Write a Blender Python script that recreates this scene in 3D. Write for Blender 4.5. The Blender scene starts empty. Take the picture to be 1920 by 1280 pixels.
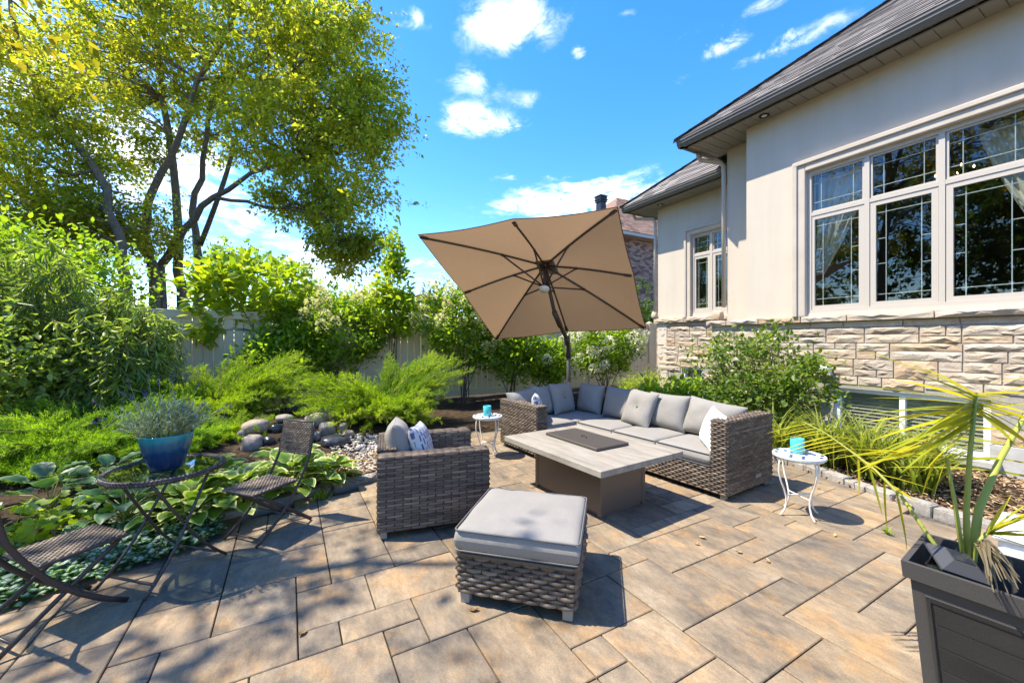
import bpy, bmesh, math, random
import numpy as np
from mathutils import Vector, Matrix

SC = bpy.context.scene
COL = SC.collection
rng = np.random.default_rng(7)
random.seed(7)
R = math.radians

# ---------------------------------------------------------------- camera
CAMH = 1.35
FPX = 748.0                      # focal length in photo pixels (1920 wide)
YAW = R(29.256)
cam_d = bpy.data.cameras.new('camera')
cam_d.sensor_width = 36.0
cam_d.lens = FPX / 1920 * 36.0
cam_d.clip_start = 0.05
cam_d.clip_end = 2000
cam = bpy.data.objects.new('camera', cam_d)
COL.objects.link(cam)
cam.location = (0, 0, CAMH)
cam.rotation_euler = (R(90), 0, -YAW)
SC.camera = cam

# ---------------------------------------------------------------- light
SUN_EL = R(60.0)
LDIR = Vector((0.86, -0.51, 0)).normalized()          # horizontal travel of sunlight
sun_vec = Vector((-LDIR.x * math.cos(SUN_EL), -LDIR.y * math.cos(SUN_EL), math.sin(SUN_EL)))
sun_d = bpy.data.lights.new('sun', 'SUN')
sun_d.energy = 2.8
sun_d.angle = R(0.53)
sun_d.color = (1.0, 0.93, 0.79)
sun = bpy.data.objects.new('sun', sun_d)
COL.objects.link(sun)
sun.rotation_euler = sun_vec.to_track_quat('Z', 'Y').to_euler()

SC.view_settings.view_transform = 'Standard'
SC.view_settings.look = 'None'
SC.view_settings.gamma = 1.0
SC.view_settings.exposure = 1.86
SC.render.engine = 'CYCLES'
SC.cycles.max_bounces = 7
SC.cycles.transparent_max_bounces = 12
SC.cycles.sample_clamp_indirect = 6.0

FV = np.array([math.sin(YAW), math.cos(YAW)])
RV = np.array([math.cos(YAW), -math.sin(YAW)])

def ray(px, py):
    d = FV + (px - 960) / FPX * RV
    return np.array([d[0], d[1], (640 - py) / FPX])

def gp(px, py, z=0.0):
    """photo pixel -> point on the horizontal plane z"""
    r = ray(px, py)
    t = (z - CAMH) / r[2]
    return np.array([r[0] * t, r[1] * t, z])

def at(px, py, fwd):
    """photo pixel -> point at forward distance fwd"""
    r = ray(px, py)
    return np.array([r[0] * fwd, r[1] * fwd, CAMH + r[2] * fwd])

# ---------------------------------------------------------------- world
def dirof(px, py):
    r = ray(px, py)
    return Vector(r).normalized()

W_ = bpy.data.worlds.new('World')
SC.world = W_
W_.use_nodes = True
nt = W_.node_tree
nt.nodes.clear()
def wn(t, **k):
    n = nt.nodes.new(t)
    for a, b in k.items():
        setattr(n, a, b)
    return n
def wl(a, b):
    nt.links.new(a, b)
out = wn('ShaderNodeOutputWorld'); bg = wn('ShaderNodeBackground')
sky = wn('ShaderNodeTexSky', sky_type='NISHITA')
sky.sun_disc = False
sky.sun_elevation = SUN_EL
# Blender: rotation 0 puts the sun at +Y, positive turns it clockwise seen from above
sky.sun_rotation = math.atan2(sun_vec.x, sun_vec.y)
sky.altitude = 200
sky.air_density = 1.0
sky.dust_density = 0.3
sky.ozone_density = 2.6
hsv = wn('ShaderNodeHueSaturation')
hsv.inputs['Saturation'].default_value = 1.36
hsv.inputs['Hue'].default_value = 0.509
hsv.inputs['Value'].default_value = 0.84
wl(sky.outputs[0], hsv.inputs['Color'])
tc = wn('ShaderNodeTexCoord')
sep = wn('ShaderNodeSeparateXYZ')
wl(tc.outputs['Generated'], sep.inputs[0])
def math_(op, a, b=None, c=None, clamp=False):
    n = wn('ShaderNodeMath', operation=op, use_clamp=clamp)
    for i, x in enumerate((a, b, c)):
        if x is None: continue
        if isinstance(x, (int, float)): n.inputs[i].default_value = x
        else: wl(x, n.inputs[i])
    return n.outputs[0]
zc = math_('MAXIMUM', math_('ADD', sep.outputs[2], 0.12), 0.02)
cu = math_('DIVIDE', sep.outputs[0], zc)
cv = math_('DIVIDE', sep.outputs[1], zc)
comb = wn('ShaderNodeCombineXYZ')
wl(cu, comb.inputs[0]); wl(cv, comb.inputs[1])
n1 = wn('ShaderNodeTexNoise'); n1.inputs['Scale'].default_value = 2.6; n1.inputs['Detail'].default_value = 9
n1.inputs['Roughness'].default_value = 0.62; n1.inputs['Distortion'].default_value = 0.25
wl(comb.outputs[0], n1.inputs['Vector'])
# cumulus patches, plus two wide ones painting the left sky's white glow: (px, py, half width px, half height px, weight)
CL = [(955, 42, 105, 62, .40), (1290, 70, 60, 20, .2), (1395, 120, 50, 14, .18), (860, 205, 50, 12, .2), (1180, 25, 40, 12, .16), (765, 32, 50, 28, .32), (885, 150, 55, 32, .24), (910, 232, 95, 30, .34), (995, 185, 32, 18, .2),
      (1085, 97, 20, 16, .26), (1365, 82, 60, 28, .32), (1475, 78, 60, 30, .26), (1440, 8, 55, 18, .3), (1280, 150, 30, 16, .16),
      (1110, 365, 165, 42, .36), (985, 330, 70, 10, .2), (820, 500, 75, 34, .2), (600, 505, 120, 50, .34), (740, 140, 60, 14, .15),
      (330, 330, 190, 150, .30), (120, 160, 160, 170, .28), (1560, 40, 60, 24, .16), (1010, 395, 120, 22, .22)]  # first two here: white sun-side haze painted into the sky as cloud
acc = None
for px, py, a, b, w in CL:
    d0 = dirof(px, py); dx = (dirof(px + a, py) - d0); dy = (dirof(px, py - b) - d0)
    lx, ly = dx.length, dy.length
    ux, uy = dx / lx, dy / ly
    sub = wn('ShaderNodeVectorMath', operation='SUBTRACT'); sub.inputs[1].default_value = d0
    wl(tc.outputs['Generated'], sub.inputs[0])
    e = []
    for u_, l_ in ((ux, lx), (uy, ly)):
        dt = wn('ShaderNodeVectorMath', operation='DOT_PRODUCT'); dt.inputs[1].default_value = u_ / l_
        wl(sub.outputs[0], dt.inputs[0])
        e.append(math_('MULTIPLY', dt.outputs['Value'], dt.outputs['Value']))
    q = math_('ADD', e[0], e[1])
    g = math_('MULTIPLY', math_('EXPONENT', math_('MULTIPLY', q, -1.1)), w)
    acc = g if acc is None else math_('ADD', acc, g)
n2 = wn('ShaderNodeTexNoise'); n2.inputs['Scale'].default_value = 7.5; n2.inputs['Detail'].default_value = 10
n2.inputs['Roughness'].default_value = 0.66; n2.inputs['Distortion'].default_value = 0.6
wl(comb.outputs[0], n2.inputs['Vector'])
dens = math_('ADD', math_('MULTIPLY', n1.outputs['Fac'], 0.9), math_('MULTIPLY', acc, math_('MULTIPLY_ADD', n2.outputs['Fac'], 4.4, -1.15)))
mr = wn('ShaderNodeMapRange', interpolation_type='SMOOTHSTEP')
mr.inputs['From Min'].default_value = 0.57; mr.inputs['From Max'].default_value = 1.02
wl(dens, mr.inputs['Value'])
mixc = wn('ShaderNodeMixRGB'); mixc.inputs['Color2'].default_value = (4.4, 4.45, 4.5, 1)
wl(mr.outputs[0], mixc.inputs['Fac']); wl(hsv.outputs[0], mixc.inputs['Color1'])
wl(mixc.outputs[0], bg.inputs['Color'])
bg.inputs['Strength'].default_value = 0.15
wl(bg.outputs[0], out.inputs[0])

# ---------------------------------------------------------------- materials
def mat(name, base=(.5, .5, .5), rough=.6, metal=0., spec=.4, build=None):
    m = bpy.data.materials.new(name)
    m.use_nodes = True
    t = m.node_tree
    b = t.nodes['Principled BSDF']
    b.inputs['Base Color'].default_value = (*base, 1)
    b.inputs['Roughness'].default_value = rough
    b.inputs['Metallic'].default_value = metal
    b.inputs['Specular IOR Level'].default_value = spec
    if build:
        build(t, b)
    return m

def N(t, ty, **k):
    n = t.nodes.new(ty)
    for a, b in k.items():
        setattr(n, a, b)
    return n

def noise(t, scale, detail=4, rough=.55, vec=None, mapscale=None, coord='Object'):
    n = N(t, 'ShaderNodeTexNoise')
    n.inputs['Scale'].default_value = scale
    n.inputs['Detail'].default_value = detail
    n.inputs['Roughness'].default_value = rough
    if vec is None:
        if coord == 'World':
            g = N(t, 'ShaderNodeNewGeometry'); o = g.outputs['Position']
        else:
            c = N(t, 'ShaderNodeTexCoord'); o = c.outputs[coord]
        vec = o
    if mapscale:
        mp = N(t, 'ShaderNodeMapping'); mp.inputs['Scale'].default_value = mapscale
        t.links.new(vec, mp.inputs['Vector']); vec = mp.outputs[0]
    t.links.new(vec, n.inputs['Vector'])
    return n.outputs['Fac']

def ramp(t, fac, stops):
    r = N(t, 'ShaderNodeValToRGB')
    el = r.color_ramp.elements
    while len(el) < len(stops):
        el.new(.5)
    for e, (p, c) in zip(el, stops):
        e.position = p
        e.color = (*c, 1) if len(c) == 3 else c
    t.links.new(fac, r.inputs[0])
    return r.outputs[0]

def mixrgb(t, fac, a, b, mode='MIX'):
    m = N(t, 'ShaderNodeMixRGB', blend_type=mode)
    for i, x in zip((0, 1, 2), (fac, a, b)):
        if isinstance(x, (int, float)): m.inputs[i].default_value = x
        elif isinstance(x, tuple): m.inputs[i].default_value = (*x, 1)
        else: t.links.new(x, m.inputs[i])
    return m.outputs[0]

def bump(t, b, h, strength=.3, dist=.01):
    n = N(t, 'ShaderNodeBump')
    n.inputs['Strength'].default_value = strength
    n.inputs['Distance'].default_value = dist
    t.links.new(h, n.inputs['Height'])
    t.links.new(n.outputs[0], b.inputs['Normal'])

def noisy(c1, c2, scale, detail=5, bumpk=0, bdist=.005, mapscale=None, coord='Object', lo=.35, hi=.65):
    def f(t, b):
        n = noise(t, scale, detail, .6, None, mapscale, coord)
        t.links.new(ramp(t, n, [(lo, c1), (hi, c2)]), b.inputs['Base Color'])
        if bumpk:
            bump(t, b, n, bumpk, bdist)
    return f

def leafmat(name, dark, light, trans=.45, tcol=None, rough=.45, spec=.35):
    m = bpy.data.materials.new(name)
    m.use_nodes = True
    t = m.node_tree
    b = t.nodes['Principled BSDF']
    at_ = N(t, 'ShaderNodeAttribute', attribute_name='rnd')
    mid = tuple((a + c) / 2 for a, c in zip(dark, light))
    col = ramp(t, at_.outputs['Fac'], [(0, dark), (.5, mid), (1, light)])
    t.links.new(col, b.inputs['Base Color'])
    b.inputs['Roughness'].default_value = rough
    b.inputs['Specular IOR Level'].default_value = spec
    tr = N(t, 'ShaderNodeBsdfTranslucent')
    tint = tcol or (2.2, 2.2, .9)
    t.links.new(mixrgb(t, 1.0, col, tint, 'MULTIPLY'), tr.inputs['Color'])
    mx = N(t, 'ShaderNodeMixShader'); mx.inputs[0].default_value = trans
    t.links.new(b.outputs[0], mx.inputs[1]); t.links.new(tr.outputs[0], mx.inputs[2])
    t.links.new(mx.outputs[0], t.nodes['Material Output'].inputs['Surface'])
    return m

M = {}
def paver_build(t, b):
    oi = N(t, 'ShaderNodeObjectInfo')
    g = N(t, 'ShaderNodeNewGeometry')
    add = N(t, 'ShaderNodeVectorMath', operation='MULTIPLY_ADD')
    comb = N(t, 'ShaderNodeCombineXYZ')
    mul = N(t, 'ShaderNodeMath', operation='MULTIPLY'); mul.inputs[1].default_value = 37.0
    t.links.new(oi.outputs['Random'], mul.inputs[0])
    for i in range(3): t.links.new(mul.outputs[0], comb.inputs[i])
    add.inputs[1].default_value = (1, 1, 1)
    t.links.new(g.outputs['Position'], add.inputs[0]); t.links.new(comb.outputs[0], add.inputs[2])
    v = add.outputs[0]
    streak = noise(t, 3.2, 7, .68, v, (1.35, .65, 1))
    blot = noise(t, 4.5, 7, .68, v, (1.0, .75, 1))
    fine = noise(t, 160, 3, .6, v)
    mid = noise(t, 26, 5, .7, v, (1.3, .6, 1))
    c = ramp(t, streak, [(.30, (.125, .106, .086)), (.43, (.22, .178, .132)), (.56, (.305, .24, .165)), (.72, (.415, .345, .25))])
    orange = ramp(t, blot, [(.50, (0, 0, 0)), (.68, (1, 1, 1))])
    f1 = N(t, 'ShaderNodeMath', operation='MULTIPLY'); f1.inputs[1].default_value = .55
    t.links.new(orange, f1.inputs[0])
    c = mixrgb(t, f1.outputs[0], c, (.46, .27, .105))
    r1 = ramp(t, oi.outputs['Random'], [(0, (.66, .67, .70)), (.25, (.95, .93, .9)), (.5, (1.1, 1.03, .93)), (.75, (.84, .83, .83)), (1, (1.02, .95, .85))])
    c = mixrgb(t, 1.0, c, r1, 'MULTIPLY')
    c = mixrgb(t, .55, c, ramp(t, mid, [(.3, (.55, .55, .56)), (.65, (1.15, 1.14, 1.12))]), 'MULTIPLY')
    c = mixrgb(t, .5, c, ramp(t, fine, [(.3, (.6, .6, .6)), (.7, (1.2, 1.2, 1.2))]), 'MULTIPLY')
    t.links.new(c, b.inputs['Base Color'])
    ad = N(t, 'ShaderNodeMath', operation='ADD'); t.links.new(fine, ad.inputs[0]); t.links.new(mid, ad.inputs[1])
    bump(t, b, ad.outputs[0], .35, .004)
def joint_b(t, b):
    n = noise(t, 60, 4, .6, coord='World'); g = noise(t, 1.6, 4, .6, coord='World')
    c = ramp(t, n, [(.35, (.045, .04, .032)), (.65, (.12, .105, .08))])
    c = mixrgb(t, ramp(t, g, [(.56, (0, 0, 0)), (.66, (.8, .8, .8))]), c, (.07, .085, .018))
    t.links.new(c, b.inputs['Base Color'])
M['paver'] = mat('paver_concrete', rough=.82, spec=.25, build=paver_build)
M['joint'] = mat('joint_sand', rough=.95, build=joint_b)
def soil_build(t, b):
    n = noise(t, 9, 6, .7, coord='World'); n2 = noise(t, 70, 4, .7, coord='World')
    c = ramp(t, n, [(.3, (.028, .02, .013)), (.5, (.055, .038, .024)), (.7, (.105, .072, .045))])
    c = mixrgb(t, .6, c, ramp(t, n2, [(.35, (.45, .42, .4)), (.65, (1.5, 1.4, 1.25))]), 'MULTIPLY')
    t.links.new(c, b.inputs['Base Color']); bump(t, b, n2, .8, .02)
M['soil'] = mat('mulched_soil', rough=.95, spec=.1, build=soil_build)
M['chip'] = mat('bark_chip', rough=.9, spec=.15)
def chip_b(t, b):
    a = N(t, 'ShaderNodeAttribute', attribute_name='rnd')
    t.links.new(ramp(t, a.outputs['Fac'], [(0, (.10, .06, .035)), (.5, (.30, .19, .10)), (1, (.50, .36, .22))]), b.inputs['Base Color'])
chip_b(M['chip'].node_tree, M['chip'].node_tree.nodes['Principled BSDF'])
M['pebble'] = mat('pebble', rough=.7)
def peb_b(t, b):
    a = N(t, 'ShaderNodeAttribute', attribute_name='rnd')
    t.links.new(ramp(t, a.outputs['Fac'], [(0, (.24, .20, .155)), (.5, (.47, .41, .335)), (1, (.66, .60, .52))]), b.inputs['Base Color'])
peb_b(M['pebble'].node_tree, M['pebble'].node_tree.nodes['Principled BSDF'])
def boulder_b(t, b):
    oi = N(t, 'ShaderNodeObjectInfo')
    n = noise(t, 9, 6, .65); n2 = noise(t, 60, 4, .6)
    c = ramp(t, n, [(.3, (.20, .175, .155)), (.55, (.36, .315, .275)), (.75, (.50, .46, .41))])
    c = mixrgb(t, 1.0, c, ramp(t, oi.outputs['Random'], [(0, (.55, .55, .58)), (.3, (1.05, .98, .9)), (.65, (.95, .82, .68)), (1, (.8, .82, .84))]), 'MULTIPLY')
    c = mixrgb(t, .4, c, ramp(t, n2, [(.3, (.6, .6, .6)), (.7, (1.2, 1.2, 1.2))]), 'MULTIPLY')
    t.links.new(c, b.inputs['Base Color']); bump(t, b, n2, .4, .01)
M['boulder'] = mat('boulder', rough=.75, build=boulder_b)
M['wetstone'] = mat('wet_dark_stone', rough=.25, spec=.6, build=noisy((.018, .018, .02), (.06, .06, .062), 14))
def kerb_b(t, b):
    oi = N(t, 'ShaderNodeObjectInfo')
    n = noise(t, 14, 6, .7); n2 = noise(t, 120, 3, .6)
    c = ramp(t, n, [(.3, (.20, .185, .165)), (.7, (.42, .39, .35))])
    c = mixrgb(t, 1.0, c, ramp(t, oi.outputs['Random'], [(0, (.75, .75, .76)), (1, (1.1, 1.08, 1.05))]), 'MULTIPLY')
    c = mixrgb(t, .5, c, ramp(t, n2, [(.3, (.6, .6, .6)), (.7, (1.2, 1.2, 1.2))]), 'MULTIPLY')
    t.links.new(c, b.inputs['Base Color']); bump(t, b, n, .5, .01)
M['kerb'] = mat('kerb_concrete', rough=.85, build=kerb_b)
def stucco_b(t, b):
    n = noise(t, 260, 3, .7, coord='World'); n2 = noise(t, 1.1, 4, .6, coord='World')
    n3 = noise(t, 1.0, 5, .6, None, (1, 5, .35), 'World')
    c = ramp(t, n2, [(.3, (.56, .485, .39)), (.7, (.605, .525, .425))])
    c = mixrgb(t, .25, c, ramp(t, n3, [(.3, (.8, .79, .77)), (.6, (1.04, 1.04, 1.04))]), 'MULTIPLY')
    t.links.new(c, b.inputs['Base Color'])
    bump(t, b, n, .5, .004)
M['stucco'] = mat('beige_stucco', rough=.9, spec=.2, build=stucco_b)
M['trim'] = mat('stucco_trim', rough=.85, spec=.2, build=noisy((.49, .42, .34), (.54, .47, .39), 4, coord='World'))
def stone_b(t, b):
    oi = N(t, 'ShaderNodeObjectInfo')
    n = noise(t, 5, 6, .65, coord='World', mapscale=(1, 1, 2.2)); n2 = noise(t, 70, 5, .7, coord='World')
    c = ramp(t, n, [(.3, (.42, .335, .255)), (.55, (.55, .46, .365)), (.75, (.63, .545, .45))])
    c = mixrgb(t, 1.0, c, ramp(t, oi.outputs['Random'], [(0, (.80, .76, .72)), (.3, (1.0, 1.0, 1.0)), (.6, (1.05, 1.02, .98)), (.85, (.95, .86, .75)), (1, (.93, .78, .62))]), 'MULTIPLY')
    c = mixrgb(t, .45, c, ramp(t, n2, [(.3, (.68, .66, .64)), (.7, (1.15, 1.15, 1.15))]), 'MULTIPLY')
    t.links.new(c, b.inputs['Base Color']); bump(t, b, n2, .6, .012)
M['stone'] = mat('split_limestone', rough=.88, spec=.2, build=stone_b)
M['mortar'] = mat('mortar', rough=.95, build=noisy((.30, .27, .23), (.38, .345, .30), 30, coord='World'))
M['foundation'] = mat('foundation_concrete', rough=.9, build=noisy((.36, .345, .32), (.5, .48, .45), 7, 6, .2, .01, coord='World'))
M['vinylwhite'] = mat('window_vinyl', (.50, .445, .38), .4)
M['white'] = mat('white_plastic', (.78, .79, .80), .4)
M['shingle'] = mat('asphalt_shingle', rough=.9, spec=.15)
def shingle_b(c0, c1, c2):
    def f(t, b):
        a = N(t, 'ShaderNodeAttribute', attribute_name='rnd'); n = noise(t, 90, 4, .7, coord='World')
        c = ramp(t, a.outputs['Fac'], [(0, c0), (.5, c1), (1, c2)])
        c = mixrgb(t, .5, c, ramp(t, n, [(.3, (.6, .6, .6)), (.7, (1.25, 1.25, 1.25))]), 'MULTIPLY')
        t.links.new(c, b.inputs['Base Color'])
    return f
M['shingle'] = mat('grey_brown_shingle', rough=.92, spec=.15, build=shingle_b((.13, .112, .10), (.21, .185, .165), (.29, .26, .235)))
M['shinglered'] = mat('red_brown_shingle', rough=.92, spec=.15, build=shingle_b((.17, .10, .07), (.25, .155, .11), (.32, .21, .155)))
M['gutter'] = mat('bronze_gutter_metal', (.15, .135, .115), .42, 0., .5)
M['soffit'] = mat('soffit_metal', (.27, .245, .21), .5, 0., .4)
M['pipe'] = mat('downspout_beige', (.50, .44, .37), .45)
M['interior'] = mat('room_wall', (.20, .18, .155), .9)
M['curtain'] = mat('sheer_curtain', (.78, .76, .72), .8)
M['blind'] = mat('blind_slat', (.62, .58, .48), .6)
def schlick(t, f0):
    lw = N(t, 'ShaderNodeLayerWeight'); lw.inputs['Blend'].default_value = .5
    p = N(t, 'ShaderNodeMath', operation='POWER'); p.inputs[1].default_value = 4.0
    t.links.new(lw.outputs['Facing'], p.inputs[0])
    m = N(t, 'ShaderNodeMath', operation='MULTIPLY_ADD', use_clamp=True); m.inputs[1].default_value = 1 - f0; m.inputs[2].default_value = f0
    t.links.new(p.outputs[0], m.inputs[0])
    return m.outputs[0]
def glass_b():
    m = bpy.data.materials.new('window_glass'); m.use_nodes = True
    t = m.node_tree; t.nodes.clear()
    o = N(t, 'ShaderNodeOutputMaterial'); g = N(t, 'ShaderNodeBsdfGlossy'); tr = N(t, 'ShaderNodeBsdfTransparent')
    g.inputs['Roughness'].default_value = .012; g.inputs['Color'].default_value = (.95, .97, .95, 1)
    tr.inputs['Color'].default_value = (.80, .83, .81, 1)
    fr = schlick(t, .05)
    mx = N(t, 'ShaderNodeMixShader')
    t.links.new(fr, mx.inputs[0]); t.links.new(tr.outputs[0], mx.inputs[1]); t.links.new(g.outputs[0], mx.inputs[2])
    t.links.new(mx.outputs[0], o.inputs[0])
    return m
M['glass'] = glass_b()
M['brick'] = mat('brown_brick', rough=.9, build=shingle_b((.15, .075, .055), (.36, .21, .15), (.48, .33, .24)))
M['fence'] = mat('tan_vinyl_fence', (.6, .5, .36), .5, build=noisy((.64, .53, .35), (.69, .575, .39), 1.5, coord='World'))
M['wicker'] = mat('brown_resin_wicker', rough=.5, spec=.35)
def wick_b(t, b):
    a = N(t, 'ShaderNodeAttribute', attribute_name='rnd'); n = noise(t, 220, 2, .5, None, (1, 1, .2))
    c = ramp(t, a.outputs['Fac'], [(0, (.050, .036, .027)), (.55, (.115, .084, .060)), (1, (.225, .170, .120))])
    c = mixrgb(t, .4, c, ramp(t, n, [(.3, (.6, .6, .6)), (.7, (1.3, 1.3, 1.3))]), 'MULTIPLY')
    t.links.new(c, b.inputs['Base Color'])
wick_b(M['wicker'].node_tree, M['wicker'].node_tree.nodes['Principled BSDF'])
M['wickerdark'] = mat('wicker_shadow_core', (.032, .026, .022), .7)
M['foot'] = mat('furniture_foot', (.26, .235, .20), .5)
def fabric(c1, c2):
    def f(t, b):
        n = noise(t, 420, 2, .6); n2 = noise(t, 5, 4, .6)
        c = ramp(t, n, [(.3, c1), (.7, c2)])
        c = mixrgb(t, .35, c, ramp(t, n2, [(.3, (.82, .82, .82)), (.7, (1.1, 1.1, 1.1))]), 'MULTIPLY')
        t.links.new(c, b.inputs['Base Color'])
        n3 = noise(t, 11, 3, .5); ad = N(t, 'ShaderNodeMath', operation='MULTIPLY_ADD'); ad.inputs[1].default_value = 5.0
        t.links.new(n3, ad.inputs[0]); t.links.new(n, ad.inputs[2]); bump(t, b, ad.outputs[0], .30, .0035)
    return f
M['cushion'] = mat('grey_cushion_fabric', rough=.9, spec=.15, build=fabric((.225, .208, .186), (.305, .283, .254)))
M['piping'] = mat('cushion_piping', (.13, .128, .126), .85)
def dash_b(t, b):
    tcn = N(t, 'ShaderNodeTexCoord'); mp = N(t, 'ShaderNodeMapping')
    mp.inputs['Rotation'].default_value = (R(90), 0, R(90))
    t.links.new(tcn.outputs['Object'], mp.inputs['Vector'])
    br = N(t, 'ShaderNodeTexBrick')
    br.inputs['Scale'].default_value = 1.0; br.inputs['Brick Width'].default_value = .070; br.inputs['Row Height'].default_value = .037
    br.inputs['Mortar Size'].default_value = .0115; br.inputs['Mortar Smooth'].default_value = .1
    br.inputs['Color1'].default_value = (.06, .085, .22, 1); br.inputs['Color2'].default_value = (.13, .16, .30, 1)
    br.inputs['Mortar'].default_value = (.55, .545, .53, 1)
    sx = N(t, 'ShaderNodeSeparateXYZ'); t.links.new(tcn.outputs['Object'], sx.inputs[0])
    cb = N(t, 'ShaderNodeCombineXYZ'); t.links.new(sx.outputs[2], cb.inputs[0]); t.links.new(sx.outputs[0], cb.inputs[1])
    t.links.new(cb.outputs[0], br.inputs['Vector'])
    t.links.new(br.outputs['Color'], b.inputs['Base Color'])
M['dash'] = mat('blue_dash_fabric', rough=.9, spec=.15, build=dash_b)
def stripe_b(t, b):
    tcn = N(t, 'ShaderNodeTexCoord'); sx = N(t, 'ShaderNodeSeparateXYZ'); t.links.new(tcn.outputs['Object'], sx.inputs[0])
    m1 = N(t, 'ShaderNodeMath', operation='MULTIPLY'); m1.inputs[1].default_value = 150; t.links.new(sx.outputs[0], m1.inputs[0])
    s = N(t, 'ShaderNodeMath', operation='SINE'); t.links.new(m1.outputs[0], s.inputs[0])
    t.links.new(ramp(t, s.outputs[0], [(.45, (.76, .76, .75)), (.75, (.50, .54, .62))]), b.inputs['Base Color'])
M['stripe'] = mat('white_striped_fabric', rough=.9, spec=.15, build=stripe_b)
def ctop_b(t, b):
    n = noise(t, 5, 6, .65, None, (3.2, .5, 1)); n2 = noise(t, 40, 5, .7, None, (2.5, .6, 1))
    c = ramp(t, n, [(.28, (.20, .172, .138)), (.5, (.295, .26, .212)), (.72, (.365, .328, .272))])
    c = mixrgb(t, .4, c, ramp(t, n2, [(.3, (.75, .74, .72)), (.7, (1.12, 1.12, 1.12))]), 'MULTIPLY')
    t.links.new(c, b.inputs['Base Color'])
M['ctop'] = mat('weathered_concrete_top', rough=.7, spec=.3, build=ctop_b)
M['bronze'] = mat('fire_table_brown_metal', (.135, .105, .085), .42, .35, .5)
M['lid'] = mat('burner_lid_metal', (.085, .072, .064), .45, .3, .5)
def canopy_mat():
    m = bpy.data.materials.new('tan_canopy_fabric'); m.use_nodes = True
    t = m.node_tree; b = t.nodes['Principled BSDF']
    n = noise(t, 3, 5, .6); n2 = noise(t, 500, 2, .5)
    c = ramp(t, n, [(.3, (.18, .12, .072)), (.7, (.22, .15, .092))])
    t.links.new(c, b.inputs['Base Color']); b.inputs['Roughness'].default_value = .9; b.inputs['Specular IOR Level'].default_value = .1
    tr = N(t, 'ShaderNodeBsdfTranslucent'); tr.inputs['Color'].default_value = (.25, .158, .086, 1)
    mx = N(t, 'ShaderNodeMixShader'); mx.inputs[0].default_value = .5
    t.links.new(b.outputs[0], mx.inputs[1]); t.links.new(tr.outputs[0], mx.inputs[2])
    t.links.new(mx.outputs[0], t.nodes['Material Output'].inputs['Surface'])
    return m
M['canopy'] = canopy_mat()
M['mast'] = mat('umbrella_brown_metal', (.055, .042, .036), .45, .2, .5)
M['mastgrey'] = mat('umbrella_mast_grey', (.13, .115, .105), .45, .3, .5)
M['led'] = mat('hub_light_disc', (.72, .71, .68), .4)
M['iron'] = mat('dark_bistro_steel', (.062, .054, .052), .42, .35, .5)
M['cream'] = mat('cream_painted_steel', (.72, .66, .56), .5, build=noisy((.66, .60, .50), (.78, .73, .64), 30))
M['tilewhite'] = mat('mosaic_white', (.60, .62, .63), .3)
M['blindglass'] = M['glass']
M['tilenavy'] = mat('mosaic_navy', (.022, .04, .19), .25)
M['tileaqua'] = mat('mosaic_aqua', (.38, .60, .66), .25)
M['teal'] = mat('teal_glass', (.045, .40, .40), .25, 0, .6)
def teal_b():
    t = M['teal'].node_tree; b = t.nodes['Principled BSDF']
    v = N(t, 'ShaderNodeTexVoronoi'); v.inputs['Scale'].default_value = 90
    c = N(t, 'ShaderNodeTexCoord'); t.links.new(c.outputs['Object'], v.inputs['Vector'])
    t.links.new(ramp(t, v.outputs['Distance'], [(.1, (.03, .30, .31)), (.5, (.08, .52, .51))]), b.inputs['Base Color'])
    bump(t, b, v.outputs['Distance'], .6, .004)
teal_b()
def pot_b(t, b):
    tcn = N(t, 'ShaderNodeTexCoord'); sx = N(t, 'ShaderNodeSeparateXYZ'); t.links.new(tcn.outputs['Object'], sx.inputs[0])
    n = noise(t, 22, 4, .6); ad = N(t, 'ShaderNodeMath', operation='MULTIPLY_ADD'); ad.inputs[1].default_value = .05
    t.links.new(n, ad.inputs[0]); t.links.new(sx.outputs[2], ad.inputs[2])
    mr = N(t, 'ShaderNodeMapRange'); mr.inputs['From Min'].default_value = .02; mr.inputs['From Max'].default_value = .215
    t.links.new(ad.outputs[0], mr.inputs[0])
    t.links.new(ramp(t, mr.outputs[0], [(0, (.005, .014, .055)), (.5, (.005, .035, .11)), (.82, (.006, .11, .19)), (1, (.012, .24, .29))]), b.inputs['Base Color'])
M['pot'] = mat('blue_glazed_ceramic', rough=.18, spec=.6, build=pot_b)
M['tableglass'] = None
def tglass():
    m = bpy.data.materials.new('table_glass'); m.use_nodes = True
    t = m.node_tree; t.nodes.clear()
    o = N(t, 'ShaderNodeOutputMaterial'); g = N(t, 'ShaderNodeBsdfGlossy'); tr = N(t, 'ShaderNodeBsdfTransparent')
    g.inputs['Roughness'].default_value = .02
    tr.inputs['Color'].default_value = (.55, .66, .62, 1)
    fr = schlick(t, .07)
    mx = N(t, 'ShaderNodeMixShader')
    t.links.new(fr, mx.inputs[0]); t.links.new(tr.outputs[0], mx.inputs[1]); t.links.new(g.outputs[0], mx.inputs[2])
    t.links.new(mx.outputs[0], o.inputs[0])
    return m
M['tableglass'] = tglass()
M['planter'] = mat('dark_grey_planter_plastic', rough=.6, spec=.3, build=noisy((.050, .047, .046), (.066, .062, .060), 300, 2, .15, .001))
M['black'] = mat('black_plastic', (.018, .018, .02), .4)
M['solar'] = mat('solar_panel', (.03, .035, .05), .15, .2, .6)
M['lampgrey'] = mat('lamp_grey_plastic', (.06, .06, .064), .35)
def bark_b(t, b):
    n = noise(t, 9, 6, .7, None, (3, 3, .5), 'World')
    t.links.new(ramp(t, n, [(.3, (.09, .068, .048)), (.7, (.28, .225, .16))]), b.inputs['Base Color']); bump(t, b, n, .8, .02)
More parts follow.
